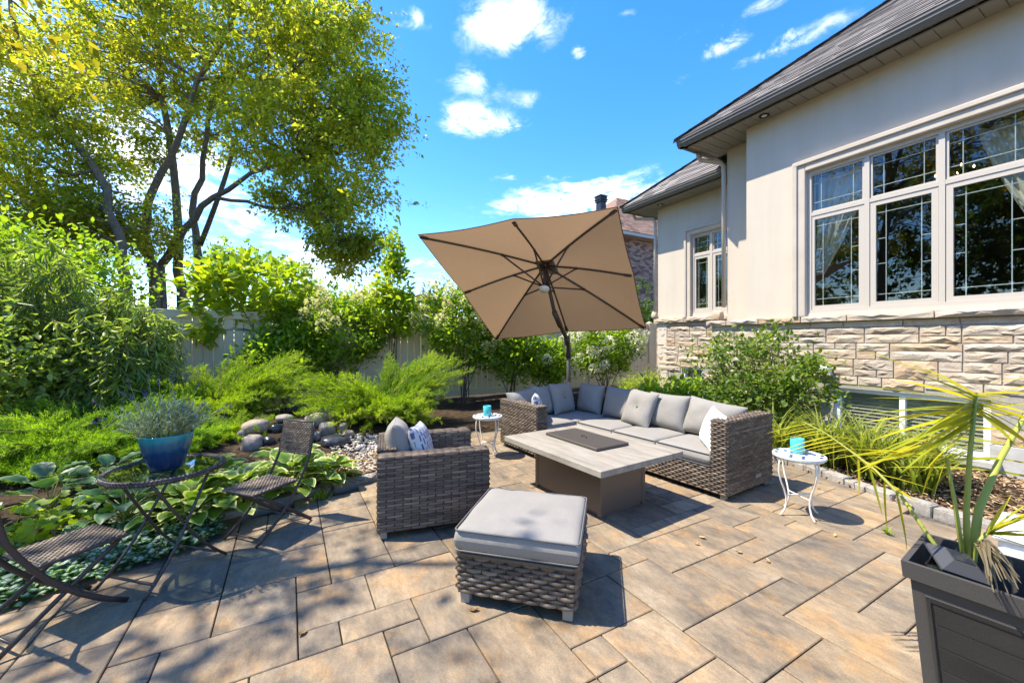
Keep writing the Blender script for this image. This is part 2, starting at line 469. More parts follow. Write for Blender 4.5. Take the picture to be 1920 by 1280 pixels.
M['bark'] = mat('bark', rough=.95, spec=.1, build=bark_b)
M['stem'] = mat('shrub_stem', rough=.9, build=noisy((.07, .05, .032), (.17, .125, .08), 12, coord='World'))
M['greenstem'] = mat('green_stem', (.29, .31, .055), .6)

M['l_maple'] = leafmat('leaf_tree', (.11, .165, .018), (.41, .41, .05), .6, (2.2, 2.05, .7))
M['l_yellow'] = leafmat('leaf_tree_yellow', (0.111, 0.137, 0.016), (0.377, 0.325, 0.036), .5, (2.3, 2.0, .7))
M['l_dark'] = leafmat('leaf_dark', (0.033, 0.068, 0.015), (0.112, 0.18, 0.033), .4, (2.4, 2.4, .8))
M['l_willow'] = leafmat('leaf_weeping', (.10, .165, .03), (.35, .41, .10), .48, (1.9, 2.0, .8), .35, .5)
M['l_broad'] = leafmat('leaf_broad', (.10, .165, .03), (.35, .41, .11), .45, (1.9, 2.0, .8), .32, .6)
M['l_hyd'] = leafmat('leaf_hydrangea', (.085, .165, .016), (.29, .39, .038), .48, (2.2, 2.2, .7))
M['l_lime'] = leafmat('leaf_lime', (0.143, 0.234, 0.016), (0.351, 0.416, 0.036), .5, (2.1, 2.0, .6))
M['l_jun'] = leafmat('juniper_needles', (.075, .16, .014), (.34, .43, .024), .4, (2.0, 2.1, .6), .6, .2)
M['l_jundark'] = leafmat('juniper_needles_dark', (.075, .17, .02), (.30, .42, .032), .42, (2.0, 2.1, .6), .6, .2)
M['l_lav'] = leafmat('lavender_leaf', (.19, .25, .16), (.44, .50, .37), .3, (1.2, 1.3, 1.0), .7, .1)
M['l_lavfl'] = leafmat('lavender_flower', (.09, .06, .20), (.20, .14, .36), .25, (1.2, 1.1, 1.3), .8, .1)
M['l_lily'] = leafmat('daylily_blade', (.075, .135, .016), (.34, .36, .075), .45, (1.8, 1.8, .8))
M['l_palm'] = leafmat('palm_leaflet', (.26, .33, .022), (.56, .50, .020), .45, (1.4, 1.3, .6), .4, .4)
M['l_dead'] = leafmat('dry_palm_blade', (.10, .075, .04), (.32, .26, .15), .15, (1.2, 1.1, .9), .6, .2)
M['l_cream'] = leafmat('hydrangea_petal', (.66, .62, .24), (.86, .82, .42), .4, (1.15, 1.12, .8), .7, .1)
M['l_white'] = leafmat('hydrangea_petal_white', (.74, .70, .48), (.88, .85, .66), .4, (1.1, 1.1, .95), .7, .1)
M['l_dry'] = leafmat('fallen_leaf', (.25, .15, .06), (.50, .36, .16), .2, (1.2, 1.1, .8))
def variegated(name, centre, edge, lo=.55, hi=.75, trans=.3):
    m = bpy.data.materials.new(name); m.use_nodes = True
    t = m.node_tree; b = t.nodes['Principled BSDF']
    a = N(t, 'ShaderNodeAttribute', attribute_name='edge')
    n = noise(t, 18, 3, .6)
    md = N(t, 'ShaderNodeMath', operation='MULTIPLY_ADD'); md.inputs[1].default_value = .35
    t.links.new(n, md.inputs[0]); t.links.new(a.outputs['Fac'], md.inputs[2])
    sb = N(t, 'ShaderNodeMath', operation='SUBTRACT'); sb.inputs[1].default_value = .17; t.links.new(md.outputs[0], sb.inputs[0])
    oi = N(t, 'ShaderNodeObjectInfo')
    cc = mixrgb(t, 1.0, centre, ramp(t, oi.outputs['Random'], [(0, (.7, .75, .7)), (.5, (1, 1, 1)), (1, (1.35, 1.25, 1.0))]), 'MULTIPLY')
    c = mixrgb(t, ramp(t, sb.outputs[0], [(lo, (0, 0, 0)), (hi, (1, 1, 1))]), cc, edge)
    t.links.new(c, b.inputs['Base Color']); b.inputs['Roughness'].default_value = .42; b.inputs['Specular IOR Level'].default_value = .4
    tr = N(t, 'ShaderNodeBsdfTranslucent'); t.links.new(mixrgb(t, 1.0, c, (1.7, 1.8, .7), 'MULTIPLY'), tr.inputs['Color'])
    mx = N(t, 'ShaderNodeMixShader'); mx.inputs[0].default_value = trans
    t.links.new(b.outputs[0], mx.inputs[1]); t.links.new(tr.outputs[0], mx.inputs[2])
    t.links.new(mx.outputs[0], t.nodes['Material Output'].inputs['Surface'])
    return m
M['hosta'] = variegated('variegated_hosta_leaf', (.15, .255, .028), (.60, .58, .24), .72, .88)
M['hostablue'] = variegated('blue_green_hosta_leaf', (.055, .13, .06), (.20, .29, .11), .7, .95)
M['l_vib'] = leafmat('leaf_viburnum', (.045, .095, .014), (.19, .26, .04), .42, (2.0, 2.1, .7))
M['lamium'] = variegated('silver_lamium_leaf', (.40, .47, .38), (.065, .16, .03), .45, .7, .2)

# ---------------------------------------------------------------- mesh helpers
class MB:
    def __init__(s):
        s.v = []; s.f = []; s.n = 0; s.r = []; s.e = []
    def add(s, v, f, r=0.5, e=None):
        v = np.asarray(v, float).reshape(-1, 3)
        s.v.append(v)
        s.f += [tuple(int(i) + s.n for i in q) for q in f]
        s.n += len(v)
        s.r.append(np.full(len(v), r) if np.isscalar(r) else np.asarray(r))
        s.e.append(np.zeros(len(v)) if e is None else np.asarray(e))
    def obox(s, o, a, b, c, r=.5):
        o, a, b, c = (np.asarray(x, float) for x in (o, a, b, c))
        v = [o, o + a, o + a + b, o + b, o + c, o + a + c, o + a + b + c, o + b + c]
        s.add(v, [(3, 2, 1, 0), (4, 5, 6, 7), (0, 1, 5, 4), (1, 2, 6, 5), (2, 3, 7, 6), (3, 0, 4, 7)], r)
    def box(s, x0, x1, y0, y1, z0, z1, r=.5):
        s.obox((x0, y0, z0), (x1 - x0, 0, 0), (0, y1 - y0, 0), (0, 0, z1 - z0), r)
    def rbox(s, x0, x1, y0, y1, z0, z1, b=.01, seg=2, Mx=None, r=.5):
        bm = bmesh.new()
        bmesh.ops.create_cube(bm, size=1)
        for q in bm.verts:
            q.co = Vector(((x0 + x1) / 2 + q.co.x * (x1 - x0), (y0 + y1) / 2 + q.co.y * (y1 - y0), (z0 + z1) / 2 + q.co.z * (z1 - z0)))
        bmesh.ops.bevel(bm, geom=list(bm.edges), offset=b, segments=seg, profile=.5, affect='EDGES')
        if Mx is not None: bm.transform(Mx)
        bm.verts.index_update()
        s.add([q.co[:] for q in bm.verts], [[v.index for v in f.verts] for f in bm.faces], r)
        bm.free()
    def tube(s, pts, rad, n=6, caps=True, closed=False, flat=None, r=.5):
        P = np.asarray(pts, float); k = len(P)
        rad = np.full(k, rad) if np.isscalar(rad) else np.asarray(rad, float)
        T = np.zeros_like(P)
        if closed:
            T = np.roll(P, -1, 0) - np.roll(P, 1, 0)
        else:
            T[1:-1] = P[2:] - P[:-2]; T[0] = P[1] - P[0]; T[-1] = P[-1] - P[-2]
        T /= np.linalg.norm(T, axis=1)[:, None] + 1e-12
        up = np.array([0, 0, 1.]) if abs(T[0][2]) < .9 else np.array([1., 0, 0])
        V = []
        for i in range(k):
            a = np.cross(T[i], up); a /= np.linalg.norm(a) + 1e-12
            b = np.cross(a, T[i]); up = b
            for j in range(n):
                th = 2 * math.pi * j / n
                c_, s_ = math.cos(th), math.sin(th)
                V.append(P[i] + rad[i] * (a * c_ * (flat[0] if flat else 1) + b * s_ * (flat[1] if flat else 1)))
        F = []
        for i in range(k if closed else k - 1):
            i2 = (i + 1) % k
            for j in range(n):
                j2 = (j + 1) % n
                F.append((i * n + j, i * n + j2, i2 * n + j2, i2 * n + j))
        if caps and not closed:
            F.append(tuple(range(n - 1, -1, -1))); F.append(tuple((k - 1) * n + j for j in range(n)))
        s.add(V, F, r)
    def lathe(s, prof, n=24, c=(0, 0, 0), r=.5):
        V = []; F = []
        for rr, z in prof:
            for j in range(n):
                th = 2 * math.pi * j / n
                V.append((c[0] + rr * math.cos(th), c[1] + rr * math.sin(th), c[2] + z))
        for i in range(len(prof) - 1):
            for j in range(n):
                j2 = (j + 1) % n
                F.append((i * n + j, i * n + j2, (i + 1) * n + j2, (i + 1) * n + j))
        s.add(V, F, r)
    def grid(s, fn, nu, nv, r=.5, flip=False):
        V = [fn(i / nu, j / nv) for j in range(nv + 1) for i in range(nu + 1)]
        F = []
        for j in range(nv):
            for i in range(nu):
                a = j * (nu + 1) + i
                q = (a, a + 1, a + nu + 2, a + nu + 1)
                F.append(q[::-1] if flip else q)
        s.add(V, F, r)
    def mesh(s, name, mat_=None, smooth=False):
        me = bpy.data.meshes.new(name)
        V = np.concatenate(s.v) if s.v else np.zeros((0, 3))
        me.from_pydata(V.tolist(), [], s.f)
        for nm, dat in (('rnd', s.r), ('edge', s.e)):
            a = me.attributes.new(nm, 'FLOAT', 'POINT')
            a.data.foreach_set('value', np.concatenate(dat).astype(np.float32))
        if mat_: me.materials.append(mat_)
        if smooth: me.polygons.foreach_set('use_smooth', np.ones(len(me.polygons), bool))
        me.update()
        return me
    def build(s, name, mat_, parent=None, smooth=False, kind=None, loc=None, world=False):
        if world and parent is not None:
            o0 = np.array(root_loc(parent))
            s.v = [v - o0 for v in s.v]
        return link(name, s.mesh(name, mat_, smooth), parent, kind, loc)

def root_loc(o):
    l = Vector((0, 0, 0))
    while o is not None:
        l += o.location; o = o.parent
    return l

def link(name, me, parent=None, kind=None, loc=None, rot=None, scale=None):
    o = bpy.data.objects.new(name, me)
    COL.objects.link(o)
    if parent is not None: o.parent = parent
    if kind: o['kind'] = kind
    if loc is not None: o.location = loc
    if rot is not None: o.rotation_euler = rot
    if scale is not None: o.scale = scale
    return o

def tag(o, label=None, cat=None, group=None, kind=None):
    if label: o['label'] = label
    if cat: o['category'] = cat
    if group: o['group'] = group
    if kind: o['kind'] = kind
    return o

def thing(name, label, cat, loc=(0, 0, 0), rotz=0., group=None):
    o = bpy.data.objects.new(name, None)
    COL.objects.link(o)
    o.empty_display_size = .1
    o.location = loc; o.rotation_euler = (0, 0, rotz)
    return tag(o, label, cat, group)

def dup(o, parent=None):
    c = o.copy(); COL.objects.link(c)
    if parent is not None: c.parent = parent
    for ch in list(o.children): dup(ch, c)
    return c

def fastmesh(name, V, F, mat_, rnd=None, edge=None, smooth=False):
    """V (n,3), F (m,k) all faces with the same number of corners"""
    me = bpy.data.meshes.new(name)
    V = np.ascontiguousarray(V, np.float32); F = np.ascontiguousarray(F, np.int32)
    m, k = F.shape
    me.vertices.add(len(V)); me.vertices.foreach_set('co', V.ravel())
    me.loops.add(m * k); me.loops.foreach_set('vertex_index', F.ravel())
    me.polygons.add(m); me.polygons.foreach_set('loop_start', np.arange(0, m * k, k, dtype=np.int32))
    me.update(calc_edges=True)
    for nm, dat in (('rnd', rnd), ('edge', edge)):
        if dat is not None:
            a = me.attributes.new(nm, 'FLOAT', 'POINT')
            a.data.foreach_set('value', np.ascontiguousarray(dat, np.float32))
    if smooth: me.polygons.foreach_set('use_smooth', np.ones(m, bool))
    me.materials.append(mat_)
    me.validate()
    return me

LEAF = {   # templates: x across, y along, z up ; unit length
    'rhomb': (np.array([(0, 0, 0), (.30, .42, .07), (0, 1, -.05), (-.30, .42, .07)]), np.array([(0, 1, 2), (0, 2, 3)])),
    'ovate': (np.array([(0, 0, 0), (.27, .25, .06), (.24, .62, .03), (0, 1, -.12), (-.24, .62, .03), (-.27, .25, .06)]),
              np.array([(0, 1, 2), (0, 2, 3), (0, 3, 4), (0, 4, 5)])),
    'long': (np.array([(0, 0, 0), (.085, .35, .02), (.06, .7, -.03), (0, 1, -.12), (-.06, .7, -.03), (-.085, .35, .02)]),
             np.array([(0, 1, 2), (0, 2, 3), (0, 3, 4), (0, 4, 5)])),
    'needle': (np.array([(-.09, 0, 0), (.09, 0, 0), (0, 1, .0)]), np.array([(0, 1, 2)])),
    'lobed': (np.array([(0, 0, 0), (.46, .22, .05), (.25, .48, .05), (.40, .80, 0), (0, 1.05, -.08), (-.40, .80, 0), (-.25, .48, .05), (-.46, .22, .05)]),
              np.array([(0, 1, 2), (0, 2, 4), (2, 3, 4), (0, 4, 6), (4, 5, 6), (0, 6, 7)])),
}

def leaf_mesh(name, mat_, P, D, size, kind='rhomb', up=None, rnd=None, roll=.6):
    P = np.asarray(P, float); n = len(P)
    D = np.asarray(D, float); D = D / (np.linalg.norm(D, axis=1)[:, None] + 1e-9)
    U = np.tile([0, 0, 1.], (n, 1)) if up is None else up
    U = U + rng.normal(0, roll, (n, 3))
    X = np.cross(D, U); X /= np.linalg.norm(X, axis=1)[:, None] + 1e-9
    Z = np.cross(X, D)
    T, F = LEAF[kind]
    size = np.broadcast_to(size, (n,))[:, None, None]
    V = P[:, None, :] + size * (T[None, :, 0:1] * X[:, None, :] + T[None, :, 1:2] * D[:, None, :] + T[None, :, 2:3] * Z[:, None, :])
    k = len(T)
    FF = (F[None] + (np.arange(n) * k)[:, None, None]).reshape(-1, 3)
    rr = rng.random(n) if rnd is None else rnd
    return fastmesh(name, V.reshape(-1, 3), FF, mat_, np.repeat(rr, k))

def unit(n):
    v = rng.normal(0, 1, (n, 3)); return v / np.linalg.norm(v, axis=1)[:, None]

def bez(a, b, c, n):
    t = np.linspace(0, 1, n)[:, None]
    return (1 - t) ** 2 * np.asarray(a) + 2 * t * (1 - t) * np.asarray(b) + t ** 2 * np.asarray(c)

# ---------------------------------------------------------------- ground
def terrain(x, y):
    z = .30 * np.exp(-(((x - .15) / 1.5) ** 2 + ((y - 5.9) / .95) ** 2))
    z += .10 * np.exp(-(((x + 2.5) / 2.2) ** 2 + ((y - 6) / 2.2) ** 2))
    return z + .01

PATIO = [(-5, 1.9), (-1.35, 3.12), (-.5, 3.62), (.35, 3.93), (.85, 4.03), (1.5, 4.75), (2.2, 5.5), (4.6, 5.5), (5.1, 4.2), (4.86, 2.9), (4.77, 2.35), (4.62, 1.96),
         (4.42, 1.35), (4.33, .8), (4.35, .2), (4.5, -4), (-5, -4)]
def in_patio(x, y):
    c = False; j = len(PATIO) - 1
    for i in range(len(PATIO)):
        xi, yi = PATIO[i]; xj, yj = PATIO[j]
        if (yi > y) != (yj > y) and x < (xj - xi) * (y - yi) / (yj - yi) + xi: c = not c
        j = i
    return c

def make_ground():
    xs = np.concatenate([[-400, -120, -40, -18], np.linspace(-9, 12, 85), [20, 45, 120, 400]])
    ys = np.concatenate([[-400, -100, -30, -10], np.linspace(-5, 12, 69), [16, 22, 45, 120, 400]])
    V = []
    for y in ys:
        for x in xs:
            z = float(terrain(x, y)) + .02 * math.sin(x * 5.1 + y) * math.cos(y * 4.3)
            near = False
            if in_patio(x, y): z = -.10
            else:
                for dx, dy in ((.25, 0), (-.25, 0), (0, .25), (0, -.25)):
                    near |= in_patio(x + dx, y + dy)
                if near: z = -.06
            V.append((x, y, z))
    nx = len(xs)
    F = [(j * nx + i, j * nx + i + 1, (j + 1) * nx + i + 1, (j + 1) * nx + i) for j in range(len(ys) - 1) for i in range(nx - 1)]
    m = MB(); m.add(V, F)
    m.build('ground', M['soil'], smooth=True, kind='structure')

MX, MY, X0, Y0 = .1745, .1715, .037, .893
PAV = [(0,7,2,2),(0,9,1,1),(2,7,3,2),(1,9,2,1),(1,10,2,3),(3,9,2,1),(0,6,1,1),(1,6,2,1),(2,5,1,1),(-2,8,2,2),(-2,10,3,2),(-4,8,2,2),(-4,10,2,3),(-6,9,2,2),(-6,11,2,2),
       (3,5,3,2),(2,3,2,2),(-3,6,3,2),(-1,4,3,2),(-6,7,2,2),(-4,7,1,1),(9,2,2,3),(11,4,2,2),(11,2,1,2),(13,4,3,2),(12,2,2,2),(7,1,2,2),(6,2,1,1),(9,0,3,2),(14,0,2,1),(14,1,2,2),
       (12,1,2,1),(16,1,3,2),(14,3,2,1),(16,3,2,2),(7,-1,2,2),(10,-2,2,2),(12,-2,2,3)]
def make_patio():
    base = MB()
    base.add([(x, y, -.028) for x, y in PATIO], [tuple(range(len(PATIO) - 1, -1, -1))])
    root = base.build('patio', M['joint'], kind='structure')
    occ = {}
    lst = []
    def put(i, j, w, d):
        for a in range(i, i + w):
            for b in range(j, j + d): occ[(a, b)] = 1
        lst.append((i, j, w, d))
    for p in PAV: put(*p)
    rr = random.Random(3)
    for j in range(-6, 28):
        for i in range(-14, 30):
            if (i, j) in occ: continue
            opts = [(2, 2), (2, 2), (3, 2), (3, 2), (2, 3), (2, 1), (1, 1), (2, 2), (1, 2)]
            rr.shuffle(opts); opts += [(2, 1), (1, 2), (1, 1)]
            for w, d in opts:
                if all((a, b) not in occ for a in range(i, i + w) for b in range(j, j + d)):
                    put(i, j, w, d); break
    cache = {}
    cnt = 0
    rest = MB()
    for i, j, w, d in lst:
        x0, y0 = X0 + i * MX, Y0 + j * MY
        cx, cy = x0 + w * MX / 2, y0 + d * MY / 2
        if not in_patio(cx, cy): continue
        fw = cx * FV[0] + cy * FV[1]; rt = cx * RV[0] + cy * RV[1]
        key = (w, d)
        hx, hy = w * MX / 2 - .003, d * MY / 2 - .003
        vis = fw > .35 and abs(rt / fw) < 1.55 and 1.35 / fw < 1.25
        if not vis:
            rest.box(cx - hx, cx + hx, cy - hy, cy + hy, -.05, 0); continue
        if key not in cache:
            m = MB(); m.rbox(-hx, hx, -hy, hy, -.05, 0, .0035, 1)
            cache[key] = m.mesh('paver', M['paver'])
        o = link('paver', cache[key], root, loc=(cx, cy, rr.uniform(-.0016, .0016)), rot=(rr.uniform(-.003, .003), rr.uniform(-.003, .003), 0))
        cnt += 1
    rest.build('paver_field', M['paver'], root, kind='stuff')
    print('PAVERS', cnt)

def rock(name, c, sx, sy, sz, mat_, seed, parent=None, rotz=0, sub=3, sq=.75, amp=.12):
    bm = bmesh.new(); bmesh.ops.create_icosphere(bm, subdivisions=sub, radius=1)
    r_ = np.random.default_rng(seed); ph = r_.uniform(0, 6.28, 9); fr = r_.uniform(1.2, 3.2, 9)
    for v in bm.verts:
        p = v.co.copy()
        k = 1 + amp * (math.sin(fr[0] * p.x + ph[0]) + math.sin(fr[1] * p.y + ph[1]) + math.sin(fr[2] * p.z + ph[2]) + .5 * math.sin(3 * fr[3] * p.x + 2 * p.y + ph[3]) + .5 * math.sin(3 * p.z + 3 * fr[4] * p.y + ph[4]))
        q = Vector([math.copysign(abs(t) ** sq, t) for t in p]) * k
        v.co = Vector((q.x * sx, q.y * sy, q.z * sz))
    bm.verts.index_update()
    m = MB(); m.add([v.co[:] for v in bm.verts], [[v.index for v in f.verts] for f in bm.faces]); bm.free()
    o = m.build(name, mat_, parent, smooth=True, loc=c)
    o.rotation_euler = (0, 0, rotz)
    return o

# ---------------------------------------------------------------- house
WX = 6.28; Y1, Y2, Y3 = 3.67, 4.24, 6.39
RX, LX = 6.68, 7.43
ZM, ZL = 4.68, 4.39
HLOC = Vector((9.0, 2.0, 0))

def shingles(m, p0, u, v, nu, nv, tw, th, seed, clip=None):
    """rows of overlapping tabs on the plane p0 + a*u + b*v (u along the eave, v up the slope)"""
    u, v = np.asarray(u, float), np.asarray(v, float); n = np.cross(u, v); n /= np.linalg.norm(n)
    r_ = np.random.default_rng(seed)
    for j in range(nv):
        off = r_.uniform(0, tw); x = -off
        while x < nu:
            w = tw * r_.uniform(.55, 1.25)
            a0, a1 = max(x, 0), min(x + w, nu)
            if a1 - a0 > .02 and (clip is None or clip((a0 + a1) / 2, j * th + th / 2)):
                t = .006 + .008 * r_.random()
                A = p0 + a0 * u + j * th * v; B = p0 + a1 * u + j * th * v
                C = B + (th * 1.1) * v; Dd = A + (th * 1.1) * v
                lo = .004
                V = [A + n * (t + lo), B + n * (t + lo), C + n * lo, Dd + n * lo, A, B]
                m.add(V, [(0, 1, 2, 3), (4, 5, 1, 0)], r_.random())
            x += w

def stone_piece(name, x, y0, y1, z0, z1, parent, seed, depth=.06, face=-1):
    """rock-faced block on a wall that looks toward -X"""
    r_ = np.random.default_rng(seed)
    g = .007
    y0 += g; y1 -= g; z0 += g * .8; z1 -= g * .8
    nu = max(3, min(9, int((y1 - y0) / .05))); nv = 5 if z1 - z0 > .10 else 3
    V = []; F = []
    ph = r_.uniform(0, 6.28, 6)
    for j in range(nv + 1):
        for i in range(nu + 1):
            a, b = i / nu, j / nv
            edge = i in (0, nu) or j in (0, nv)
            yy, zz = y0 + (y1 - y0) * a, z0 + (z1 - z0) * b
            o = .012 if edge else depth * (.66 + .16 * math.sin(4 * yy + ph[0]) + .10 * math.sin(13 * yy + ph[1] + 6 * zz) + r_.uniform(-.15, .15)) * (r_.uniform(.45, 1.0) if j == 1 else (r_.uniform(.75, 1.0) if j == nv - 1 else 1)) * (r_.uniform(.45, .9) if i in (1, nu - 1) else 1)
            if not edge: yy += r_.uniform(-.012, .012); zz += r_.uniform(-.010, .010)
            V.append((x - max(o, .008), yy, zz))
    for j in range(nv):
        for i in range(nu):
            a = j * (nu + 1) + i
            if r_.random() < .5:
                F += [(a, a + nu + 1, a + nu + 2), (a, a + nu + 2, a + 1)]
            else:
                F += [(a, a + nu + 1, a + 1), (a + 1, a + nu + 1, a + nu + 2)]
    k = len(V)
    V += [(x + .03, y0, z0), (x + .03, y1, z0), (x + .03, y1, z1), (x + .03, y0, z1)]
    bl = list(range(0, nu + 1)); br = [j * (nu + 1) + nu for j in range(nv + 1)]
    tp = [nv * (nu + 1) + i for i in range(nu + 1)]; lf = [j * (nu + 1) for j in range(nv + 1)]
    F += [tuple([k, k + 1] + bl[::-1]), tuple([k + 1, k + 2] + br[::-1]), tuple([k + 2, k + 3] + tp), tuple([k + 3, k] + lf)]
    m = MB(); m.add(V, F)
    return m.build(name, M['stone'], parent, world=True)

def stone_wall(x, ya, yb, ztop, zbot, parent, seed, holes=()):
    """random ashlar: list of stones in bands"""
    r_ = random.Random(seed)
    # soldier strip under the ledge
    z = ztop
    first = True
    while z > zbot + .05:
        bh = .075 if first else r_.choice([.20, .24, .13, .22])
        bh = min(bh, z - zbot)
        y = ya
        while y < yb - .02:
            L = r_.uniform(.32, .62); L = min(L, yb - y)
            if yb - y - L < .12: L = yb - y
            cells = []
            if bh > .17:
                m_ = r_.random()
                if m_ < .25: cells = [(y, y + L, z - bh, z)] if L < .38 else [(y, y + L, z - bh * .45, z), (y, y + L, z - bh, z - bh * .45)]
                elif m_ < .7:
                    s_ = bh * r_.choice([.4, .5, .6]); k = y + L * r_.uniform(.35, .65)
                    cells = [(y, y + L, z - s_, z), (y, k, z - bh, z - s_), (k, y + L, z - bh, z - s_)]
                else:
                    s_ = bh * r_.choice([.4, .5, .6]); k = y + L * r_.uniform(.35, .65)
                    cells = [(y, k, z - s_, z), (k, y + L, z - s_, z), (y, y + L, z - bh, z - s_)]
            else:
                cells = [(y, y + L, z - bh, z)]
            for (a, b, c, d) in cells:
                bad = False
                for (h0, h1, h2, h3) in holes:
                    if b > h0 + .01 and a < h1 - .01 and d > h2 + .01 and c < h3 - .01: bad = True
                if not bad:
                    stone_piece('stone', x, a, b, c, d, parent, r_.randrange(10 ** 6), .022 if first else .045)
            y += L
        z -= bh; first = False

def wall_box(m, x0, x1, y0, y1, z0, z1, holes=()):
    """wall slab facing -X with rectangular holes (ya, yb, za, zb)"""
    ys = sorted({y0, y1, *[v for h in holes for v in h[:2]]}); zs = sorted({z0, z1, *[v for h in holes for v in h[2:]]})
    for a, b in zip(ys[:-1], ys[1:]):
        for c, d in zip(zs[:-1], zs[1:]):
            if any(a >= h[0] - 1e-6 and b <= h[1] + 1e-6 and c >= h[2] - 1e-6 and d <= h[3] + 1e-6 for h in holes): continue
            m.box(x0, x1, a, b, c, d)

def window_unit(x, cols, zb, zs, zt, parent, label=None):
    """casements with transoms above; cols = list of y edges from the far side to the near side"""
    ya, yb = min(cols), max(cols)
    w = MB()
    fr = .05; x0, x1 = x + .01, x + .085
    ys = sorted(cols)
    # outer frame, mullions, transom rail
    w.box(x0, x1, ya, yb, zb, zb + fr); w.box(x0, x1, ya, yb, zt - fr, zt)
    for i, y in enumerate(ys):
        a = y if i == 0 else (y - fr if i == len(ys) - 1 else y - fr / 2)
        w.box(x0 + .002, x1, a, a + fr, zb + fr, zt - fr)
    for a, b in zip(ys[:-1], ys[1:]):
        w.box(x0 + .004, x1, a + fr / 2 + .001, b - fr / 2 - .001, zs - .025, zs + .025)
    win = w.build('window', M['vinylwhite'], parent, world=True)
    for a, b in zip(ys[:-1], ys[1:]):
        la, lb = a + fr * .5 + .004, b - fr * .5 - .004
        for (c, d, low) in ((zb + fr, zs - .025, True), (zs + .025, zt - fr, False)):
            sfr = .055 if low else .022
            s = MB()
            xs0, xs1 = x + (.022 if low else .03), x + .06
            s.box(xs0, xs1, la, lb, c, c + sfr); s.box(xs0, xs1, la, lb, d - sfr, d)
            s.box(xs0, xs1, la, la + sfr, c + sfr, d - sfr); s.box(xs0, xs1, lb - sfr, lb, c + sfr, d - sfr)
            s.build('sash', M['vinylwhite'], win, world=True)
            p = MB(); p.box(x + .045, x + .049, la + sfr, lb - sfr, c + sfr, d - sfr)
            p.build('pane', M['glass'], win, world=True)
            g = MB(); A, B, C, D_ = la + sfr, lb - sfr, c + sfr, d - sfr
            t = .0042; xa, xb = x + .052, x + .058
            wv = (B - A) * .18
            for yy in (A + wv, B - wv): g.box(xa, xb, yy - t, yy + t, C, D_)
            hz = .09 if low else .11
            for zz in (C + hz, D_ - hz): g.box(xa - .001, xb + .001, A, B, zz - t, zz + t)
            if low:
                for q in (.36, .62):
                    zz = C + (D_ - C) * q
                    g.box(xa - .001, xb + .001, A, A + wv, zz - t, zz + t); g.box(xa - .001, xb + .001, B - wv, B, zz - t + .04, zz + t + .04)
            g.build('muntin_grille', M['white'], win, world=True)
    return win

